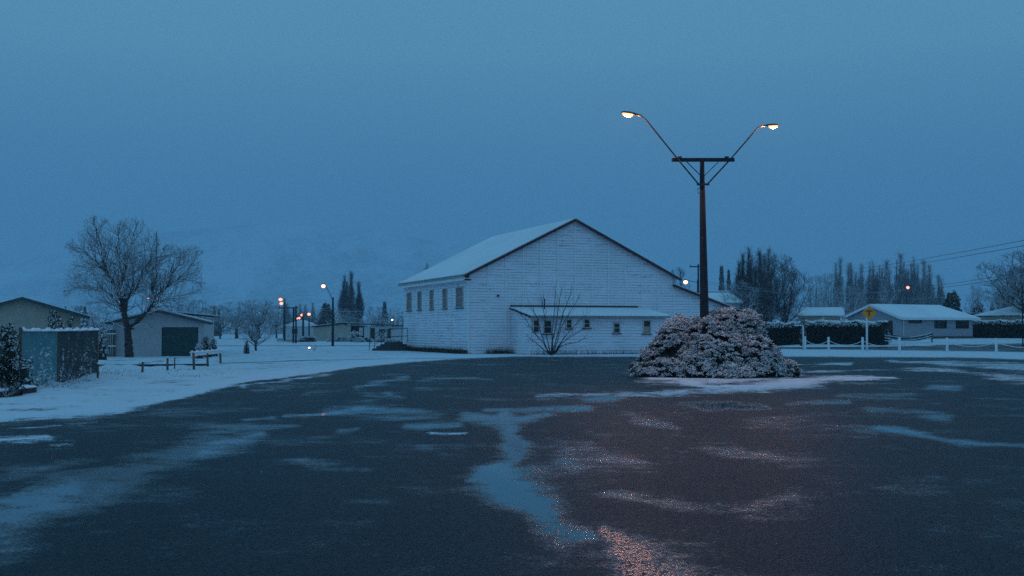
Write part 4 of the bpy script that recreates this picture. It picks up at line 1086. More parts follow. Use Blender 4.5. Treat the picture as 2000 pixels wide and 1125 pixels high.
def twin_lamp():
    D = 42.7; c = gx(1376, D); o = empty('street_lamp', c, 0, 'tall twin-armed lamp pole with two lit orange lamps rising from the snowy bush', 'street lamp')
    def q(px, py, dy=0): v = at(px, py, D + dy) - c; return Vector(v)
    topz = q(1371, 313).z
    MB().tube([(0.0, 0, -.1), q(1375.5, 600), q(1373, 450), q(1371, 313)], [.17, .152, .115, .078], 14).build('pole', M['pole'], o, True)
    xl, xr = q(1312, 313.0, -.35), q(1432, 313.5, .32)
    xl.y = -.45; xr.y = .15
    MB().beam(xl, xr, .1, .125).build('crossarm', M['pole'], o)
    for xx in (.12, .88): MB().beam(xl.lerp(xr, xx) + Vector((0, 0, .075)), xl.lerp(xr, xx) + Vector((0, 0, .12)), .14, .10).build('bolt', M['steel'], o)
    for (a, b) in (((1340, 318), (1367, 344)), ((1401, 318), (1375, 344))):
        MB().beam(q(*a) + Vector((0, -.2, 0)), q(*b) + Vector((0, -.16, 0)), .04, .012 * 2).build('brace', M['steel'], o)
    MB().beam(q(1360, 361) + Vector((0, -.14, 0)), q(1384, 361) + Vector((0, -.14, 0)), .06, .07).build('bracket', M['steel'], o)
    MB().tube([q(1368, 366) + Vector((0, -.16, 0)), q(1361, 370) + Vector((0, -.16, 0)), q(1362, 378) + Vector((0, -.16, 0)), q(1376, 378) + Vector((0, -.12, 0))], .012, 5).build('cable_loop', M['wire'], o)
    def y(p, d): return Vector((p.x, d, p.z))
    L_ = [y(q(1363, 361), -.16), y(q(1317, 311), -.5), y(q(1256, 243), -.95), y(q(1249, 238), -1.0), y(q(1240, 235.5), -1.05)]
    R__ = [y(q(1380, 361), -.16), y(q(1427, 311), .12), y(q(1484, 246.5), .45), y(q(1490, 243), .48), y(q(1499, 241.5), .52)]
    MB().tube(L_, .027, 8).build('lamp_arm', M['steel'], o, True); MB().tube(R__, .027, 8).build('lamp_arm', M['steel'], o, True)
    h1 = head('lamp_head', L_[-1], math.pi + R(10), R(-7), o, M['lens']); h2 = head('lamp_head', R__[-1], R(8), R(-4), o, M['lens_r'], .9, 300)
    h1['label'] = 'brighter left lamp head'; h2['label'] = 'right lamp head with dark hood over the glow'
twin_lamp()

def far_lamp(px, py, D, pole_px, pole_top, label, mat='bulb_far', s=1.0, group='lit street lights in the distance', pole=True, r_=.11):
    b = gx(pole_px, D); o = empty('street_light', b, 0, label, 'street light', group)
    l = at(px, py, D) - b; tp = at(pole_px, pole_top, D) - b
    if pole:
        MB().tube([(0, 0, -.1), (0, 0, tp.z)], [.14, .09], 8).build('pole', M['pole'], o, True)
        mb = MB(); mb.tube([(0, 0, max(tp.z - .3, .5)), (l.x * .8, 0, l.z + .05), (l.x, 0, l.z + .14)], .035, 6); mb.build('lamp_arm', M['steel'], o)
    mb = MB(); mb.lathe([(.02, .17 * s), (.10 * s, .14 * s), (.13 * s, .08 * s), (.12 * s, .06 * s)], 10, (l.x, 0, l.z)); mb.build('lamp_head', M['steel'], o)
    mb = MB(); mb.lathe([(.05 * s, .10 * s), (.14 * s, .05 * s), (.185 * s, -.03 * s), (.17 * s, -.12 * s), (.10 * s, -.19 * s), (.01, -.215 * s)], 12, (l.x, 0, l.z - .04 * s)); mb.build('lens', M[mat], o, True)
    return o
far_lamp(631.5, 557, 122, 650, 581, 'high lit orange lamp on the pole behind the field, tallest on the left', 'bulb_mid', 1.05)
far_lamp(548, 583, 190, 556, 583, 'upper of the two stacked orange street lights', s=1.6)
far_lamp(549.5, 591, 250, 554, 592, 'lower of the two stacked orange street lights', s=1.9)
far_lamp(555.5, 626, 300, 560, 627, 'low leftmost street light near the ground', s=1.3)
far_lamp(580, 621, 320, 583, 622, 'left lamp of the touching pair', s=1.5)
far_lamp(584.5, 620, 290, 587, 621, 'right lamp of the touching pair', s=1.6)
far_lamp(589.5, 614, 240, 593, 615, 'street light just above and right of the touching pair', s=1.5)
far_lamp(603.5, 612, 190, 603.6, 611, 'rightmost low street light above the shrub', s=1.4)
far_lamp(290, 582, 260, 294, 584, 'tiny street light seen through the branches of the big tree', s=.8)
far_lamp(1339, 549, 128, 1363.5, 546, 'lit street light behind the right roof slope of the hall', 'bulb_mid', 1.2)
far_lamp(1773, 560, 215, 1771, 562, 'lone lit street light over the block house roof', s=1.6)
far_lamp(766, 624, 230, 768, 627, 'small yellowish light above the low building by the hall', 'bulb_white', s=.8)
# low light in the snow
p = G(604, 684); o = empty('marker_light', p, 0, 'tiny white light on a short stake in the snowy field', 'light')
MB().tube([(0, 0, -.05), (0, 0, .13)], .02, 6).build('stake', M['steel'], o); MB().lathe([(.01, .26), (.07, .23), (.08, .17), (.03, .13)], 8).build('lens', M['bulb_white'], o)
put('weed', 'thicket', 614, 95, 673, 26, 'wispy bare weed beside the tiny light in the snow', cat_='plant', parts=('stem', 'twigs'))

# utility poles
def utility(px, D, top, arm=(-1.0, 1.0), label='', ins=True, rad=.13):
    b = gx(px, D); o = empty('utility_pole', b, 0, label, 'utility pole', None); tz = (at(px, top, D) - b).z
    MB().tube([(0, 0, -.1), (0, 0, tz)], [rad, rad * .7], 8).build('pole', M['pole'], o, True)
    if arm:
        MB().bx(arm[0], arm[1], -.14, -.04, tz - .35, tz - .22).build('crossarm', M['pole'], o)
        if ins:
            for x in (arm[0] + .08, arm[1] - .08): MB().lathe([(.02, tz - .22), (.05, tz - .18), (.04, tz - .10), (.01, tz - .06)], 8, (x, -.09, 0)).build('insulator', M['black'], o)
    return o
utility(573, 160, 600, None, 'left pole of the two dark utility poles standing close together')
utility(578, 158, 597, (-2.2, .3), 'right pole of the close pair, with a crossarm at the top')
utility(591, 238, 614, None, 'thin far pole behind the low street lights')
utility(1364.5, 140, 516, (-1.0, .9), 'utility pole with crossarm half hidden behind the twin lamp pole')
utility(1997.5, 110, 556, None, 'bare pale pole at the right edge above the hedge', rad=.07)
def wire(a, b, sag, label, mat='wire', r_=.014, n=26):
    a = Vector(a); b = Vector(b); mb = MB()
    pts = [a.lerp(b, k / n) - Vector((0, 0, sag * 4 * (k / n) * (1 - k / n))) for k in range(n + 1)]
    org = a.copy(); mb.tube([p - org for p in pts], r_, 4); o = mb.build('power_line', M[mat]); o.location = org
    tag(o, label, 'power line', 'overhead wires')
wire(at(1640, 528, 230), at(2120, 446, 60), .3, 'topmost wire rising to the right edge', r_=.016)
wire(at(1640, 534, 230), at(2120, 458, 60), .3, 'second wire from the top at the right edge', r_=.016)
wire(at(1780, 561, 210), at(2120, 508, 75), .3, 'third wire from the top, over the dark evergreen', r_=.02)
wire(at(1780, 566, 210), at(2120, 516, 75), .3, 'lowest of the four wires at the right edge', r_=.02)
wire(at(1365, 548, 140), at(1770, 566, 215), 1.0, 'frosted wire crossing the big bare trees', 'wire_snow', .022)
wire(at(1365, 552, 140), at(1900, 575, 215), 1.3, 'lower frosted wire crossing the poplar row', 'wire_snow', .018)
wire(at(578, 601, 158), at(790, 603, 150), .4, 'frosted wire from the paired poles towards the hall', 'wire_snow', .02)
wire(at(650, 612, 122), at(795, 622, 150), .5, 'lower frosted wire above the low building', 'wire_snow', .02)
wire(at(650, 600, 122), at(560, 597, 240), .5, 'frosted wire between the utility poles', 'wire_snow', .018)
MB().tube([(0, 0, 0), (0, 0, (at(304, 452, 95) - gx(304, 95)).z)], [.06, .03], 6).build('mast', M['steel'])
mo = bpy.data.objects['mast']; mo.location = gx(304, 95); tag(mo, 'thin upright mast behind the big bare tree', 'mast')

# ------------------------------------------------------------ garage and left side
def gable_shed(name, D, x0, x1, base_y, eave_y, apex, ov, depth, wallm, label, cat_, roofside=M['tin'], fasc='fasc', rz=0, xl=None, xr=None):
    m_ = D / F; cx = (x0 + x1) / 2; b = at(cx, base_y, D); g = gx(cx, D); b.z = g.z
    o = empty(name, b, rz, label, cat_)
    wv = (x1 - x0) * m_ / 2; eh = (HZ - eave_y) * m_ + EYE - b.z; ah = (HZ - apex[1]) * m_ + EYE - b.z; ax = (apex[0] - cx) * m_
    return o, wv, eh, ah, ax
o, wv, eh, ah, ax = gable_shed('garage', 76, 222.7, 399.5, 697, 628, (311, 607.5), 0, 7, None, 'pale grey garage with dark green roller door and snowy gable roof', 'garage')
o.rotation_euler = (0, 0, R(15)); o.scale = (.96, 1, 1)
door = ((315.3 - 311.1) * 76 / F, (387.5 - 311.1) * 76 / F, (HZ - 639) * 76 / F + EYE)
mb = MB()
mb.prism([(-wv, 0, 0), (-wv, 0, eh), (ax, 0, ah), (door[0], 0, ah - (ah - eh) * abs(door[0] - ax) / wv), (door[0], 0, 0)], (0, .12, 0))
mb.prism([(door[1], 0, 0), (door[1], 0, ah - (ah - eh) * (door[1] - ax) / wv), (wv, 0, eh), (wv, 0, 0)], (0, .12, 0))
mb.prism([(door[0], 0, door[2]), (door[0], 0, ah - (ah - eh) * abs(door[0] - ax) / wv), (door[1], 0, ah - (ah - eh) * (door[1] - ax) / wv), (door[1], 0, door[2])], (0, .12, 0))
mb.build('front_wall', M['grey'], o)
MB().bx(-wv, -wv + .1, .12, 7, 0, eh).bx(wv - .1, wv, .12, 7, 0, eh).bx(-wv + .1, wv - .1, 6.9, 7, 0, eh).build('side_wall', M['grey'], o)
mb = MB(); z = 0; k = 0
while z < door[2] - .01:
    z2 = min(z + .085, door[2]); mb.bx(door[0], door[1], .10 - .02 * (k % 2), .14, z, z2); z = z2; k += 1
mb.build('roller_door', M['greenroll'], o)
ovx = .45; sl = (ah - eh) / wv
for sg in (-1, 1):
    e = Vector((sg * (wv + ovx), -.35, eh - sl * ovx + .02)); a = Vector((ax, -.35, ah + .02))
    mb = MB(); mb.prism([e, a, a + Vector((0, 7.7, 0)), e + Vector((0, 7.7, 0))], (0, 0, .05)); rf_ = mb.build('roof', M['tin'], o)
    mb = MB(); mb.prism([e + Vector((0, -.06, .052)), a + Vector((0, -.06, .052)), a + Vector((0, 7.7, .052)), e + Vector((0, 7.7, .052))], (0, 0, .09)); mb.build('snow_cover', M['snow'], rf_)
    MB().beam(e + Vector((0, -.02, -.06)), a + Vector((0, -.02, -.06)), .03, .14).build('barge_board', M['fasc'], o)
    MB().beam(e + Vector((sg * .05, 0, -.03)), e + Vector((sg * .05, 7.6, -.03)), .1, .1).build('gutter', M['fasc'], o)
# shed behind, its long roof runs to the right of the garage
sh = empty('shed', gx(372, 86), R(15), 'low shed behind the garage, snowy roof edge showing on its right', 'shed')
MB().bx(-2, 1.6, 0, 5, 0, 2.45).build('wall', M['grey'], sh)
mb = MB(); mb.prism([(-2.6, -.3, 2.95), (1.95, -.3, 2.52), (1.95, 5.3, 2.52), (-2.6, 5.3, 2.95)], (0, 0, .06)); rs_ = mb.build('roof', M['fasc'], sh)
mb = MB(); mb.prism([(-2.6, -.28, 3.015), (1.95, -.28, 2.585), (1.95, 5.3, 2.585), (-2.6, 5.3, 3.015)], (0, 0, .05)); mb.build('snow_cover', M['snow'], rs_)
# tan house
hs = empty('tan_house', gx(41, 76), R(27), 'tan walled house with shallow snowy gable behind the mesh fence', 'house')
m_ = 76 / F; hw = 120 * m_; hz0 = (HZ - 618) * m_ + EYE; hz1 = (HZ - 583) * m_ + EYE
mb = MB(); mb.prism([(-hw, 0, 0), (-hw, 0, hz0), (0, 0, hz1), (hw - .3, 0, hz0 + .08), (hw - .3, 0, 0)], (0, 9, 0)); mb.build('wall', M['tan'], hs)
for sg in (-1, 1):
    e = Vector((sg * (hw + .2), -.4, hz0 - .03)); a = Vector((0, -.4, hz1 + .04))
    mb = MB(); mb.prism([e, a, a + Vector((0, 10, 0)), e + Vector((0, 10, 0))], (0, 0, .05)); r0 = mb.build('roof', M['fasc'], hs)
    mb = MB(); mb.prism([e + Vector((0, -.05, .052)), a + Vector((0, -.05, .052)), a + Vector((0, 10, .052)), e + Vector((0, 10, .052))], (0, 0, .05)); mb.build('snow_cover', M['snow'], r0)
    MB().beam(e + Vector((0, -.02, -.05)), a + Vector((0, -.02, -.05)), .03, .2).build('barge_board', M['fasc'], hs)
# paling fence between house and garage
pf = empty('paling_fence', gx(206, 75), 0, 'weathered paling fence between the garage and the mesh fence', 'fence')
mb = MB()
for k in range(12): mb.bx(-.62 + k * .105, -.62 + k * .105 + .085, 0, .02, 0, 1.62 + .02 * math.sin(k * 2.3))
mb.build('palings', M['post'], pf)
for z in (.6, 1.35): MB().bx(-.65, .65, -.05, 0, z, z + .07).build('rail', M['white'], pf)
# shade-cloth fence
A0, A1, A2 = gx(40, 34), gx(113, 38.5), gx(190, 46)
fo = empty('mesh_fence', A1, 0, 'snow crusted shade cloth fence, pale teal panel then dark green panel', 'fence')
def panel(a, b, mat, h=1.66):
    a = a - A1; b = b - A1; n = 30; V = []; rows = 10
    d = (b - a).normalized(); nn = Vector((d.y, -d.x, 0))
    for j in range(rows + 1):
        for i in range(n + 1):
            p = a.lerp(b, i / n); z = h * j / rows - .12 * math.sin(math.pi * i / n) * (j == rows) * .3
            bulge = (.04 * math.sin(i * .9) * math.sin(j * .5) + .03 * math.sin(i * .31 + j)) * math.sin(math.pi * i / n)
            V.append((p.x + nn.x * bulge, p.y + nn.y * bulge, z - .02))
    Vb = [(x - nn.x * .01, y_ - nn.y * .01, z) for x, y_, z in V]
    f = grid_faces(rows + 1, n + 1); f2 = f[:, ::-1] + len(V)
    return mk('cloth_panel', V + Vb, np.concatenate([f, f2]), mat, fo, True)
panel(A0, A1, M['cloth_pale']); panel(A1, A2, M['cloth_dark'])
for p in (A0, A1, A2): MB().tube([p - A1, p - A1 + Vector((0, 0, 1.72))], .05, 8).build('post', M['post'], fo)
# snow loaf on top of the fence
def loaf(pts, wd, h, name, parent, seed=1, mat=None, seg=.12):
    r2 = random.Random(seed); mb = MB(); out_ = []
    for a, b in zip(pts[:-1], pts[1:]):
        n = max(2, int((b - a).length / seg)); out_ += [a.lerp(b, k / n) for k in range(n)]
    out_.append(pts[-1]); V = []; Fc = []; n = 7
    ph = [r2.uniform(0, 6) for _ in range(4)]
    for i, p in enumerate(out_):
        d = (out_[min(i + 1, len(out_) - 1)] - out_[max(i - 1, 0)]).normalized(); s = Vector((d.y, -d.x, 0))
        k_ = .75 + .3 * math.sin(i * .5 + ph[0]) + .2 * math.sin(i * 1.3 + ph[1])
        for j in range(n):
            t = math.pi * j / (n - 1); V.append(p + s * math.cos(t) * wd * (.8 + .2 * k_) + Vector((0, 0, math.sin(t) * h * k_ - .01)))
    for i in range(len(out_) - 1):
        for j in range(n - 1): Fc.append((i * n + j, i * n + j + 1, (i + 1) * n + j + 1, (i + 1) * n + j))
        Fc.append((i * n, (i + 1) * n, (i + 1) * n + n - 1, i * n + n - 1))
    Fc.append(tuple(range(n))); Fc.append(tuple((len(out_) - 1) * n + k for k in range(n))[::-1])
    mb.add(V, Fc); return mb.build(name, mat or M['snow'], parent, True)
loaf([A0 - A1 + Vector((0, 0, 1.62)), Vector((0, 0, 1.62)), A2 - A1 + Vector((0, 0, 1.62))], .09, .10, 'snow_cover', fo)
# shrubs round the fence
def shrub(px, D, top, wpx, label, key='shrub', name='snowy_shrub', z=0, group=None):
    p = gx(px, D); p.z += z; h = (HZ - top) / F * D + EYE - p.z
    if key in CLP: return make_clump(name, key, p, h, wpx / F * D, random.uniform(0, 6), label, 'shrub', group)
    return make_tree(name, key, p, h, wpx / F * D, random.uniform(0, 6), label, 'shrub', group, ('stem', 'foliage'))
reg_clump('shrub_dark', 13, 2.4, 2.4, 130, .24, .15, 12, .07); reg_clump('shrub_vdark', 14, 2., 2.6, 260, .20, .13, 3, .05, 'hedge')
reg_clump('shrub', 3, 1.4, 2.2, 110, .20, .13, 16, .06, 'leaf_heavy'); reg_clump('shrub_b', 8, 1.6, 1.8, 110, .18, .12, 22, .06, 'leaf_heavy')
shrub(2, 30.5, 690, 100, 'dark dense shrub at the left picture edge before the fence', 'shrub_vdark')
shrub(-60, 31, 660, 130, 'dark shrub mostly outside the left picture edge', 'shrub_vdark')
shrub(20, 33.5, 648, 84, 'snow topped dark shrub leaning over the left end of the fence', 'shrub_dark')
shrub(52, 36, 644, 56, 'snowy twiggy shrub behind the pale panel of the fence', 'thicket')
shrub(12, 40, 628, 80, 'dark leafy shrub before the tan house wall', 'shrub_dark', name='evergreen_shrub')
shrub(105, 50, 598, 46, 'dark leafy shrub with snow lumps standing above the fence', 'shrub_dark', name='evergreen_shrub')
shrub(138, 54, 612, 34, 'smaller leafy shrub right of the snow lumped one', 'shrub_dark', name='evergreen_shrub')
shrub(168, 58, 622, 40, 'pale snow buried shrub above the dark panel', 'shrub_b')
shrub(200, 66, 632, 26, 'round snow cushion shrub left of the garage', 'shrub_b')
shrub(28, 32.5, 700, 26, 'small snow tufted plant in front of the dark shrub', 'shrub_b')
shrub(402, 73, 655, 26, 'leafy shrub at the right corner of the garage', 'shrub_dark', name='evergreen_shrub')
shrub(418, 76, 660, 20, 'small dark shrub right of the garage corner shrub', 'shrub_dark', name='evergreen_shrub')
shrub(388, 70, 670, 24, 'snowy low shrub before the roller door edge', 'shrub_b')
shrub(482, 84, 664, 12, 'narrow dark shrub on a stake in the snowy field', 'shrub_dark', name='evergreen_shrub')
for px_, D_v, t_, w_, lb_ in ((70, 32, 752, 40, 'scrubby bank plant below the pale panel'), (95, 35, 738, 34, 'scrubby bank plant below the panel joint'), (135, 38, 728, 30, 'scrubby bank plant below the dark panel'), (15, 29.5, 748, 60, 'scrubby bank plant at the left picture edge'),
                       (170, 42, 722, 26, 'scrubby bank plant near the first fence stake')):
    put('weed', 'thicket', px_, D_v, t_ - 6, w_, lb_, cat_='plant', parts=('stem', 'twigs'), group='weeds along the bank below the mesh fence')
# kerb-like wall at far left
kb = MB(); a = G(-60, 782); b = G(62, 766)
kb.beam(Vector((0, 0, .06)), b - a + Vector((0, 0, .06)), .25, .16); k_ = kb.build('timber_edging', M['dark']); k_.location = a; tag(k_, 'dark timber bed edging at the left picture edge', 'edging')
loaf([Vector((0, 0, .14)), b - a + Vector((0, 0, .14))], .15, .07, 'snow_cover', k_)
# ditch wall along the road and posts
a, b = G(191, 716), G(405, 714)
kb = MB(); kb.beam(Vector((0, 0, .0)), b - a, .1, .17); k_ = kb.build('timber_edging', M['dark']); k_.location = a; tag(k_, 'long low dark board along the snow below the garage', 'edging')
def stake(px, base_y, top_y, wpx, label, lean=0):
    p = G(px, base_y); h = (base_y - top_y) / F * p.y; o = empty('fence_post', p, 0, label, 'fence post', 'old fence posts along the verge')
    r_ = wpx / F * p.y / 2; mb = MB(); mb.tube([(0, 0, -.1), (lean * h * .5, 0, h * .5), (lean * h, 0, h)], [r_ * 1.05, r_, r_ * .95], 8); mb.build('post', M['post'], o)
    MB().lathe([(r_ * 1.15, h), (r_ * 1.1, h + r_ * .6), (r_ * .5, h + r_ * 1.1), (.005, h + r_ * 1.2)], 8, (lean * h, 0, 0)).build('snow_cap', M['snow'], o)
stake(191, 738, 711, 4.6, 'old timber post at the end of the dark mesh panel')
stake(278, 727, 707, 4.6, 'short post standing left of the tree side gap in the verge', .04)
stake(327, 723, 699, 4.4, 'post below the left edge of the green roller door')
stake(341, 720, 698, 2.6, 'thin snow plastered stake next to the roller door post')
rl = empty('rail_fence', G(379, 722), 0, 'short snow capped rail fence on three leaning posts', 'fence'); r0 = rl.location.copy()
tops = []
for px_, by, ty in ((379, 722, 689), (406, 716, 690), (431, 710, 684)):
    p = G(px_, by) - r0; h = (by - ty) / F * (p.y + r0.y); MB().tube([p + Vector((0, 0, -.1)), p + Vector((-.03, 0, h))], [.055, .048], 8).build('post', M['post'], rl); tops.append(p + Vector((-.03, 0, h)))
tops[1].z = (tops[0].z + tops[2].z) / 2
MB().beam(tops[0] + Vector((-.08, -.05, -.06)), tops[2] + Vector((.08, -.05, -.06)), .05, .16).build('rail', M['white'], rl)
loaf([tops[0] + Vector((-.1, 0, .0)), tops[2] + Vector((.1, 0, .0))], .07, .08, 'snow_cover', rl)

# ------------------------------------------------------------ long low building left of the hall
lb_ = empty('low_building', gx(700, 178), R(4), 'long low tan building with carport and thin snowy roof left of the hall', 'building')
m_ = 178 / F
def lz(y_): return (HZ - y_) * m_ + EYE
x0, x1, x2, x3 = (613 - 700) * m_, (672 - 700) * m_, (712 - 700) * m_, (800 - 700) * m_
MB().prism([(x0, 0, 0), (x0, 0, lz(639)), (x1, 0, lz(632)), (-2.0, 0, lz(634)), (-2.0, 0, 0)], (0, 8, 0)).build('gable_wall', M['tan'], lb_)
MB().bx(-1.1, .8, 1.2, 8, 0, lz(636)).build('carport_recess', M['dark'], lb_)
MB().bx(-2.0, -1.1, 0, 8, 0, lz(634.5)).build('wall', M['tan'], lb_)
MB().bx(.8, x3, .0, 8, 0, lz(637.5)).build('wall', M['grey'], lb_)
for a, b, z0, z1, mm in ((723, 732, 661, 640, 'dark'), (740, 752, 655, 642, 'glass'), (757, 763, 660, 642, 'glass'), (702, 708, 654, 640, 'frame')):
    wmb = MB(); wmb.bx((a - 700) * m_ - .06, (b - 700) * m_ + .06, -.05, 0, max(lz(z0), .05) - .06, lz(z1) + .06); wf = wmb.build('door' if mm == 'dark' else 'window', M['frame'], lb_)
    MB().bx((a - 700) * m_, (b - 700) * m_, -.08, -.05, max(lz(z0), .05), lz(z1)).build('pane' if mm != 'dark' else 'leaf', M[mm], wf)
mb = MB(); mb.prism([(x0 - .3, -.4, lz(638.5)), (x1, -.4, lz(630.6)), (x2, -.4, lz(633)), (x3 + .2, -.4, lz(637)), (x3 + .2, -.4, lz(635.4)), (x2, -.4, lz(631.4)), (x1, -.4, lz(629)), (x0 - .3, -.4, lz(637))], (0, 9, 0))
r0_ = mb.build('roof', M['dark'], lb_)
MB().prism([(x0 - .3, -.3, lz(637) + .004), (x1, -.3, lz(629) + .004), (x2, -.3, lz(631.4) + .004), (x2, -.3, lz(630.6)), (x1, -.3, lz(627.9)), (x0 - .3, -.3, lz(636))], (0, 8.8, 0)).build('snow_cover', M['snow'], r0_)
for i, (px_, D_v, top, w_, key, lab) in enumerate([(668, 168, 652, 26, 'shrub', 'rounded snowy shrub before the blank tan wall'), (692, 166, 646, 30, 'shrub_b', 'tall snowy shrub before the carport'), (716, 164, 657, 26, 'shrub', 'low snowy shrub by the carport pier'), (748, 160, 647, 18, 'shrub_b', 'snow capped shrub before the small windows'),
                                                   (740, 162, 661, 30, 'shrub', 'low wide shrub under the small windows'), (768, 158, 661, 36, 'shrub', 'low shrub hidden partly by the hall steps'), (650, 168, 661, 26, 'shrub', 'low snowy shrub at foot of the single pole'), (702, 160, 664, 30, 'shrub', 'lowest snowy shrub on the carport lawn'),
                                                   (600, 170, 655, 40, 'shrub_b', 'wide shrub at the left end of the low building'), (587, 172, 661, 20, 'shrub', 'small shrub by the paired poles')]):
    shrub(px_, D_v, top, w_, lab, key, group='snowy shrubs before the low building')
bk = empty('small_house', gx(585, 260), 0, 'faint small house seen past the paired utility poles', 'house')
MB().bx(-3.5, 3.5, 0, 6, 0, 2.4).build('wall', M['grey'], bk); MB().prism([(-3.9, -.3, 2.4), (3.9, -.3, 2.4), (0, -.3, 3.8)], (0, 6.6, 0)).build('roof', M['snow'], bk); MB().bx(-1.6, -.4, -.04, 0, .9, 1.9).build('window', M['glass'], bk)

# ------------------------------------------------------------ block house on the right
HB = R(31); h0 = gx(1760, 138); ux, vy = Vector((math.cos(HB), math.sin(HB), 0)), Vector((-math.sin(HB), math.cos(HB), 0))
bh = empty('block_house', h0, HB, 'single storey pale block house with broad snowy roof behind the bollards', 'house')
Lh, Wh, eh2, rh2 = 12.1, 8.0, 2.45, 3.85
wl = []
for a, b, y0, y1 in ((1774, 1800, 620.5, 632), (1824, 1849, 620.5, 642), (1866, 1892, 620.5, 642)):
    def lq(px_):
        k = (px_ - 1000) / F; return (k * h0.y - h0.x) / (ux.x - k * ux.y)
    q0, q1 = lq(a), lq(b); Dq = h0.y + ux.y * (q0 + q1) / 2; wl.append((q0, q1, EYE - (y1 - HZ) / F * Dq - h0.z, min(EYE - (y0 - HZ) / F * Dq - h0.z, 2.3)))
mb = MB(); prev = 0
for q0, q1, z0, z1 in wl:
    mb.bx(prev, q0, 0, .2, .0, eh2); mb.bx(q0, q1, 0, .2, 0, z0); mb.bx(q0, q1, 0, .2, z1, eh2); prev = q1
mb.bx(prev, Lh, 0, .2, 0, eh2); mb.build('front_wall', M['brick'], bh)
MB().prism([(0, .2, 0), (0, Wh, 0), (0, Wh, eh2), (0, Wh / 2, rh2 - .12), (0, .2, eh2)], (.15, 0, 0)).build('gable_wall', M['brick'], bh)
MB().bx(Lh - .2, Lh, .2, Wh, 0, eh2).bx(.15, Lh - .2, Wh - .2, Wh, 0, eh2).build('rear_wall', M['brick'], bh)
MB().bx(-.02, Lh + .02, -.03, 0, 0, .28).build('plinth', M['foundation'], bh)
for q0, q1, z0, z1 in wl:
    c_ = Vector(((q0 + q1) / 2, .06, (z0 + z1) / 2)); wd, hh = q1 - q0, z1 - z0
    fr = MB()
    fr.bx(q0, q0 + .06, .03, .1, z0, z1).bx(q1 - .06, q1, .03, .1, z0, z1).bx(q0 + .06, q1 - .06, .03, .1, z1 - .06, z1).bx(q0 + .06, q1 - .06, .03, .1, z0, z0 + .06)
    if hh > .9: fr.bx(q0 + wd * .27, q0 + wd * .27 + .06, .035, .1, z0 + .06, z1 - .06)
    w0 = fr.build('window', M['dark'], bh); MB().bx(q0 + .06, q1 - .06, .1, .12, z0 + .06, z1 - .06).build('pane', M['glass'], w0)
    MB().bx(q0 - .05, q1 + .05, -.05, .03, z0 - .07, z0).build('sill', M['frame'], w0)
ov = .55; e0, e1 = -.6, Lh + .7; sl = (rh2 - eh2) / (Wh / 2); hip = 1.6
zf = eh2 - sl * ov + .03
for sg, y0_ in ((1, -ov), (-1, Wh + ov)):
    mb = MB(); mb.prism([(e0, y0_, zf), (e1, y0_, zf), (e1 - hip, Wh / 2, rh2), (e0, Wh / 2, rh2)], (0, 0, .05)); r1 = mb.build('roof', M['tin'], bh)
    mb = MB(); mb.prism([(e0, y0_, zf + .054), (e1, y0_, zf + .054), (e1 - hip, Wh / 2, rh2 + .054), (e0, Wh / 2, rh2 + .054)], (0, 0, .10)); mb.build('snow_cover', M['snow'], r1)
mb = MB(); mb.prism([(e1, -ov, zf), (e1, Wh + ov, zf), (e1 - hip, Wh / 2, rh2)], (0, 0, .15)); mb.build('roof', M['snow'], bh)
MB().bx(e0 + .05, e1, -ov - .03, -ov, zf - .14, zf + .06).build('gutter', M['white'], bh)
for y0_, y1_ in ((-ov, Wh / 2), (Wh + ov, Wh / 2)):
    MB().beam((e0 - .02, y0_, zf - .02), (e0 - .02, y1_, rh2 - .04), .04, .2).build('barge_board', M['white'], bh)
MB().tube([(.35, -.06, 0), (.35, -.06, 2.3), (.35, -.5, 2.35)], .045, 8).build('downpipe', M['white'], bh)
MB().bx(-.03, 0, 1.2, 2.15, 0, 2.05).build('door', M['dark'], bh)
MB().bx(-.03, 0, 3.0, 5.4, 1.35, 1.95).build('window', M['glass'], bh)
MB().bx(.2, .75, Wh / 2 + .5, Wh / 2 + 1.05, rh2 - .6, rh2 + .75).build('chimney', M['foundation'], bh)
# smaller house behind the hedge
s2 = empty('small_house', gx(1600, 168), R(-14), 'low house with a snowy hip roof showing above the dark hedge', 'house'); m_ = 168 / F
zb = s2.location.z
def sz(y_): return (HZ - y_) * m_ + EYE - zb
MB().bx(-2.8, 2.6, 0, 6, 0, sz(617)).build('wall', M['tan'], s2)
MB().prism([(-3.2, -.5, sz(617)), (3.4, -.5, sz(617)), (3.2, 3.5, sz(601)), (-2.4, 3.5, sz(601))], (0, 0, .12)).build('roof', M['snow'], s2)
MB().prism([(-3.2, 7.5, sz(617)), (3.4, 7.5, sz(617)), (3.2, 3.51, sz(601)), (-2.4, 3.51, sz(601))], (0, 0, .12)).build('roof', M['snow'], s2)
s3 = empty('small_house', gx(1665, 165), R(-10), 'low gabled roof between the hedge and the block house', 'house')
MB().bx(-1.9, 1.9, 0, 5, 0, 2.1).build('wall', M['tan'], s3); MB().prism([(-2.4, -.4, 2.1), (2.4, -.4, 2.1), (.2, -.4, 2.95)], (0, 6, 0)).build('roof', M['snow'], s3)
s4 = empty('carport', gx(1942, 168), R(8), 'flat roofed dark carport right of the block house', 'carport')
MB().bx(-3.2, 3.4, -.3, 4, sz(614), sz(612)).build('roof', M['dark'], s4); MB().bx(-3.2, 3.4, -.3, 4, sz(612) + .004, sz(611)).build('snow_cover', M['snow'], s4)
for x in (-3., 0, 3.2): MB().bx(x, x + .1, -.2, -.1, 0, sz(614)).build('post', M['dark'], s4)
MB().bx(-3, 3.2, 3.7, 3.8, 0, sz(614)).build('wall', M['dark'], s4)
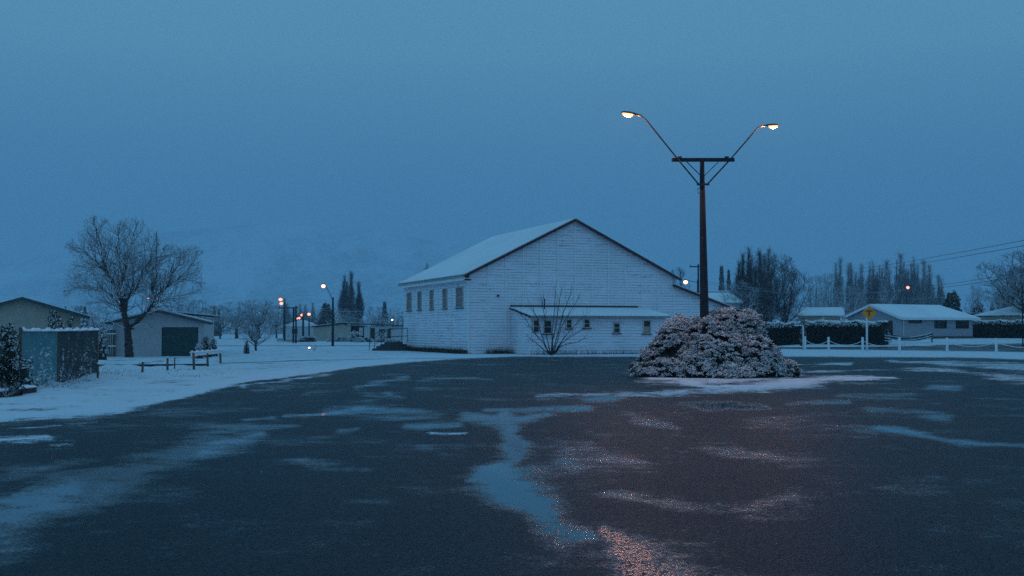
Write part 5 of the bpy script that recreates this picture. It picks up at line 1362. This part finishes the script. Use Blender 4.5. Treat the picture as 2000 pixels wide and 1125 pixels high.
s5 = empty('corner_house', gx(2010, 150), R(10), 'house roof covered with snow cut by the right picture edge', 'house'); m_ = 150 / F; zb = s5.location.z
MB().bx(-2.3, 6, 0, 7, 0, sz(618)).build('wall', M['tan'], s5); MB().prism([(-3.0, -.6, sz(616)), (7, -.6, sz(616)), (4.6, 3.5, sz(598)), (.2, 3.5, sz(598))], (0, 0, .12)).build('roof', M['snow'], s5)
MB().prism([(-3.0, -.6, sz(616)), (.2, 3.5, sz(598)), (-3.0, 7.5, sz(616))], (0, 0, .12)).build('roof', M['snow'], s5)
# big pale roof behind the hall
s6 = empty('warehouse', gx(1425, 150), R(6), 'long pale building with snowy roof between hall and bare trees', 'building'); m_ = 150 / F; zb = 0
s6.location.z = 0
MB().bx(-7.5, 1.2, 0, 10, 0, sz(592)).build('wall', M['grey'], s6); MB().prism([(-8, -.4, sz(592)), (1.6, -.4, sz(592)), (1.6, 5, sz(571)), (-8, 5, sz(571))], (0, 0, .14)).build('roof', M['snow'], s6); MB().bx(-8, 1.4, 5.2, 9, sz(592), sz(567)).build('upper_wall', M['grey'], s6); MB().bx(-8.2, 1.6, 5.0, 9.2, sz(567), sz(565)).build('upper_roof', M['snow'], s6)

# hedges
def hedge(a, b, h, th, label, seed, n=9000, snowtop=.09, size=.13):
    r2 = np.random.default_rng(seed); L_ = (b - a).length; d = (b - a).normalized(); nn = Vector((-d.y, d.x, 0))
    o = empty('hedge', a, 0, label, 'hedge')
    s = r2.random(n) * L_; f = r2.random(n)
    face = r2.choice(4, n, p=[.5, .12, .36, .02])
    y_ = np.where(face == 0, -th / 2, np.where(face == 1, th / 2, (r2.random(n) - .5) * th)); z = np.where(face == 2, h, f * h)
    s = np.where(face == 3, np.where(r2.random(n) < .5, 0, L_), s)
    bump = .07 * np.sin(s * 2.1) + .05 * np.sin(s * 5.3 + z * 3) + r2.normal(size=n) * .035
    y_ = y_ + np.where(face == 0, -bump, bump) * (face < 2); z = z + bump * (face == 2)
    zt = b.z - a.z
    P_ = np.stack([d.x * s + nn.x * y_, d.y * s + nn.y * y_, z + zt * s / L_], 1)
    V, Fc = leaves(P_, 4, size, r2, None, .8, .5); mk('foliage', V, Fc, M['hedge'], o)
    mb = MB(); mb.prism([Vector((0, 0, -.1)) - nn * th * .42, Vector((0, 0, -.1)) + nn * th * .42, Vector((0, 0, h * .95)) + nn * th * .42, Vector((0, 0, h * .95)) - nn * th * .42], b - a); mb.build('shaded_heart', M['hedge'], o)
    tp = P_[face == 2]; V, Fc = snow_blobs(tp + np.array([0, 0, .05]), .15, r2)
    sel = P_[(face == 0) & (z > h * .80) & (r2.random(n) < .8 * np.clip((z - h * .80) / (h * .2), 0, 1))]; V2, F2 = snow_blobs(sel + np.array([-nn.x * .05, -nn.y * .05, 0]), .09, r2)
    V, Fc = cat([(V, Fc), (V2, F2)]); tag(mk('snow_cover', V, Fc, M['snow'], o), kind='stuff')
def hg(px, D): return gx(px, D)
hedge(hg(1490, 118), hg(1600, 117), 2.05, 1.4, 'left part of the dark clipped hedge with a snowy top', 1)
hedge(hg(1600, 117), hg(1728, 113), 2.0, 1.6, 'right part of the dark hedge ending by the block house', 2)
hedge(hg(1902, 150), hg(2090, 140), 1.95, 1.4, 'tall dark hedge right of the block house with a snowy top', 3)
shrub(1722, 116, 632, 34, 'snow heaped bush ending the dark hedge by the house', 'shrub_b')
shrub(1568, 112, 615, 16, 'small dark bush standing over the hedge behind the thin post', 'shrub_dark', name='evergreen_shrub')
shrub(1610, 125, 622, 40, 'snowy bush behind the hedge under the small roof', 'shrub')
shrub(1645, 124, 620, 44, 'snowy bush behind the hedge left of the yellow sign', 'shrub')

# bollards and chains
BG = 'white bollards joined by chain'
bp_ = [(1572.5, 684, 'white bollard beside the thin signpost, first of the chained row'), (1618.5, 687, 'white bollard standing before the middle of the hedge'), (1685, 688, 'white bollard just left of the yellow sign post'), (1757, 690, 'white bollard in front of the sagging net'),
       (1850, 692, 'white bollard under the right window of the block house'), (1946, 694.5, 'white bollard nearest the right picture edge'), (2058, 697.5, 'white bollard outside the right picture edge')]
bt = []; b_proto = None
for px_, by, lab in bp_[:6]:
    p = G(px_, by); h = 1.0
    if b_proto is None:
        b_proto = empty('bollard', p, 0, lab, 'bollard', BG)
        MB().lathe([(.085, -.05), (.085, h), (.08, h + .02), (.001, h + .03)], 12).build('post', M['white'], b_proto, True)
        MB().lathe([(.10, h + .01), (.10, h + .05), (.07, h + .09), (.001, h + .11)], 12).build('snow_cap', M['snow'], b_proto, True)
        MB().box((.095, 0, h - .16), (.03, .05, .06)).build('eyelet', M['steel'], b_proto)
    else:
        o = b_proto.copy(); C.objects.link(o); o.location = p; o['label'] = lab
        for ch in list(b_proto.children): c2 = ch.copy(); C.objects.link(c2); c2.parent = o
    bt.append(p + Vector((0, 0, h - .16)))
bt.append(G(2058, 697.5) + Vector((0, 0, .84)))
cl = ['chain sagging between the first two bollards', 'chain sagging between second and third bollards', 'chain running behind the yellow sign post', 'chain between the net bollard and the window bollard', 'chain between the window bollard and the last bollard', 'chain leaving the right picture edge']
for i, (a, b) in enumerate(zip(bt[:-1], bt[1:])):
    n = 40; mb = MB(); sg = .34 if i < 3 else .30
    for k in range(n):
        p0 = a.lerp(b, k / n); p1 = a.lerp(b, (k + .92) / n); t0, t1 = k / n, (k + .92) / n
        p0.z -= sg * 4 * t0 * (1 - t0); p1.z -= sg * 4 * t1 * (1 - t1)
        mb.beam(p0 - a, p1 - a, .05 if k % 2 else .025, .025 if k % 2 else .05)
    o = mb.build('chain', M['chain']); o.location = a; tag(o, cl[i], 'chain', 'snow coated chains between the bollards')
# yellow diamond sign with a T
sp = empty('road_sign', G(1693.5, 686), 0, 'yellow diamond road sign with black T on a thick white post', 'road sign'); D = sp.location.y; m_ = D / F
zc = EYE + (HZ - 611) * m_ - sp.location.z; hd = 14.5 * m_; xo = (1697.5 - 1693.5) * m_
MB().tube([(0, 0, -.1), (0, 0, zc - hd * .55), (xo * .7, 0, zc + .1)], [.085, .075, .05], 12).build('post', M['white'], sp, True)
c_ = [(xo, -.09, zc + hd * .92), (xo + hd, -.09, zc), (xo, -.09, zc - hd), (xo - hd, -.09, zc)]
def rounded(cx, cz, hdx, y_, n=5, rr=.18):
    out_ = []
    for k in range(4):
        a = math.pi / 2 * k; px_, pz = math.cos(a) * hdx * (1 - rr), math.sin(a) * hdx * (1 - rr)
        for j in range(n): t = a - math.pi / 4 + (math.pi / 2) * j / (n - 1); out_.append((cx + px_ + math.cos(t) * hdx * rr * .75, y_, cz + pz + math.sin(t) * hdx * rr * .75))
    return out_
MB().prism(rounded(xo, zc, hd, -.10), (0, .012, 0)).build('panel', M['yellow'], sp)
mb = MB(); mb.bx(xo - .27, xo + .27, -.106, -.1035, zc + .10, zc + .19); mb.bx(xo - .05, xo + .05, -.106, -.1035, zc - .27, zc + .10); mb.build('symbol', M['black'], sp)
loaf([Vector((xo - .42, -.09, zc + .12)), Vector((xo, -.09, zc + hd * .93)), Vector((xo + .35, -.09, zc + .2))], .03, .035, 'snow_cover', sp)
tp = empty('sign_post', G(1569, 684), 0, 'thin white post at the left end of the bollard row', 'post')
MB().tube([(0, 0, -.1), (0, 0, 1.95)], .05, 10).build('post', M['white'], tp, True); MB().tube([(.22, .4, -.1), (.22, .4, 1.95)], .035, 8).build('brace', M['darkred'], tp)
MB().bx(-.75, .0, -.01, .01, 1.95, 2.01).build('arm', M['white'], tp)
# sagging net on the lawn
nf = empty('sagging_net', gx(1820, 122), 0, 'snow edged sagging net tied to a dark stake on the house lawn', 'net'); b0 = nf.location.copy()
MB().tube([(0, 0, -.1), (0, 0, .95)], .07, 8).build('stake', M['dark'], nf)
e0_ = gx(1728, 112) - b0
for z0, z1, sg, mm in ((.95, .95, .30, 'chain'), (.72, .70, .34, 'chain'), (.50, .45, .30, 'chain')):
    pts = [Vector((0, 0, z0)).lerp(e0_ + Vector((0, 0, z1)), k / 20) - Vector((0, 0, sg * 4 * (k / 20) * (1 - k / 20))) for k in range(21)]
    MB().tube(pts, .032, 5).build('cord', M[mm], nf)
V = []; rows_ = 4
for j in range(rows_ + 1):
    for k in range(21):
        t = k / 20; q = Vector((0, 0, 0)).lerp(e0_, t); zt_ = .93 - .30 * 4 * t * (1 - t); zb_ = .48 - .30 * 4 * t * (1 - t); V.append((q.x, q.y + .03, max(zb_ + (zt_ - zb_) * j / rows_, .03)))
mk('netting', V, grid_faces(rows_ + 1, 21), M['cloth_dark'], nf)
# weeds by the wall of the hall and along the lot edge
def grass_clumps(name, pts, label, kind='stuff', h=.35, mat='foundation'):
    r2 = np.random.default_rng(5); P_ = []
    for a, b, n in pts:
        t = r2.random(n)[:, None]; P_.append(np.array(a)[None] * (1 - t) + np.array(b)[None] * t + r2.normal(size=(n, 3)) * np.array([.25, .25, 0]))
    P_ = np.concatenate(P_); n = len(P_); d = r2.normal(size=(n, 3)) * .35; d[:, 2] = 1
    L_ = h * r2.uniform(.3, 1, n)[:, None]; s = np.stack([d[:, 1], -d[:, 0], 0 * L_[:, 0]], 1); s /= np.linalg.norm(s, axis=1)[:, None]
    V = np.stack([P_ - s * .012, P_ + s * .012, P_ + d * L_], 1).reshape(-1, 3)
    o = mk(name, V, np.arange(len(V)).reshape(-1, 3), M[mat]); return tag(o, label, 'grass', None, kind)
w0_ = HC + P(-.35, 0, 0); w1_ = HC + P(-.35, 15, 0)
grass_clumps('grass', [(tuple(w0_), tuple(w1_), 2600), (tuple(HC + P(1.2, -.4, 0)), tuple(HC + P(2.9, -.4, 0)), 500), (tuple(HC + Q(AS0, AD + .3, 0)), tuple(HC + Q(AS1, AD + .3, 0)), 500)], 'dead brown grass growing along the foot of the hall wall', mat='rock', h=.5)
vg = []
for _ in range(70):
    px_ = random.uniform(40, 440); yb = 765 - (px_ - 40) * .13 - random.uniform(0, 14) if px_ < 190 else random.uniform(718, 742) - max(0, px_ - 300) * .07
    g_ = G(px_, yb); vg.append(((g_.x - .2, g_.y, g_.z - .03), (g_.x + .2, g_.y, g_.z - .03), 14))
grass_clumps('verge_grass', vg, 'sparse dead grass poking through the snow of the verge', mat='rock', h=.10)

# far wood across the valley floor
def far_wood():
    r2 = np.random.default_rng(44); P_ = []
    for px0, px1, D0, D1, n, h in ((-200, 900, 480, 620, 1300, 11), (1380, 2200, 520, 640, 900, 10)):
        px_ = r2.uniform(px0, px1, n); D_w = r2.uniform(D0, D1, n)
        for a, b in zip(px_, D_w):
            x = (a - 1000) / F * b; hh = h * r2.uniform(.4, 1) * (.8 + .3 * math.sin(a * .05)); k = 12
            P_.append(np.stack([x + r2.normal(size=k) * .8, b + r2.normal(size=k) * .8, r2.random(k) * hh], 1))
    P_ = np.concatenate(P_); V, Fc = leaves(P_, 4, 1.7, r2, None, 1.2, .4)
    o = mk('distant_woods', V, Fc, M['twig_far']); tag(o, 'far low belt of snowy trees across the valley', 'woods', None, 'stuff')
far_wood()

# ------------------------------------------------------------ haze
def haze():
    mb = MB(); mb.bx(-5200, 5200, -120, 6500, -1.5, 540)
    m = bpy.data.materials.new('haze'); m.use_nodes = True; t = m.node_tree
    for n in list(t.nodes): t.nodes.remove(n)
    o_ = t.nodes.new('ShaderNodeOutputMaterial'); v = t.nodes.new('ShaderNodeVolumePrincipled')
    v.inputs['Color'].default_value = (.64, .81, .92, 1); v.inputs['Density'].default_value = .00036; v.inputs['Anisotropy'].default_value = .35
    t.links.new(v.outputs[0], o_.inputs['Volume'])
    tag(mb.build('haze', m), 'thin blue evening mist over the whole place', None, None, 'stuff')
haze()
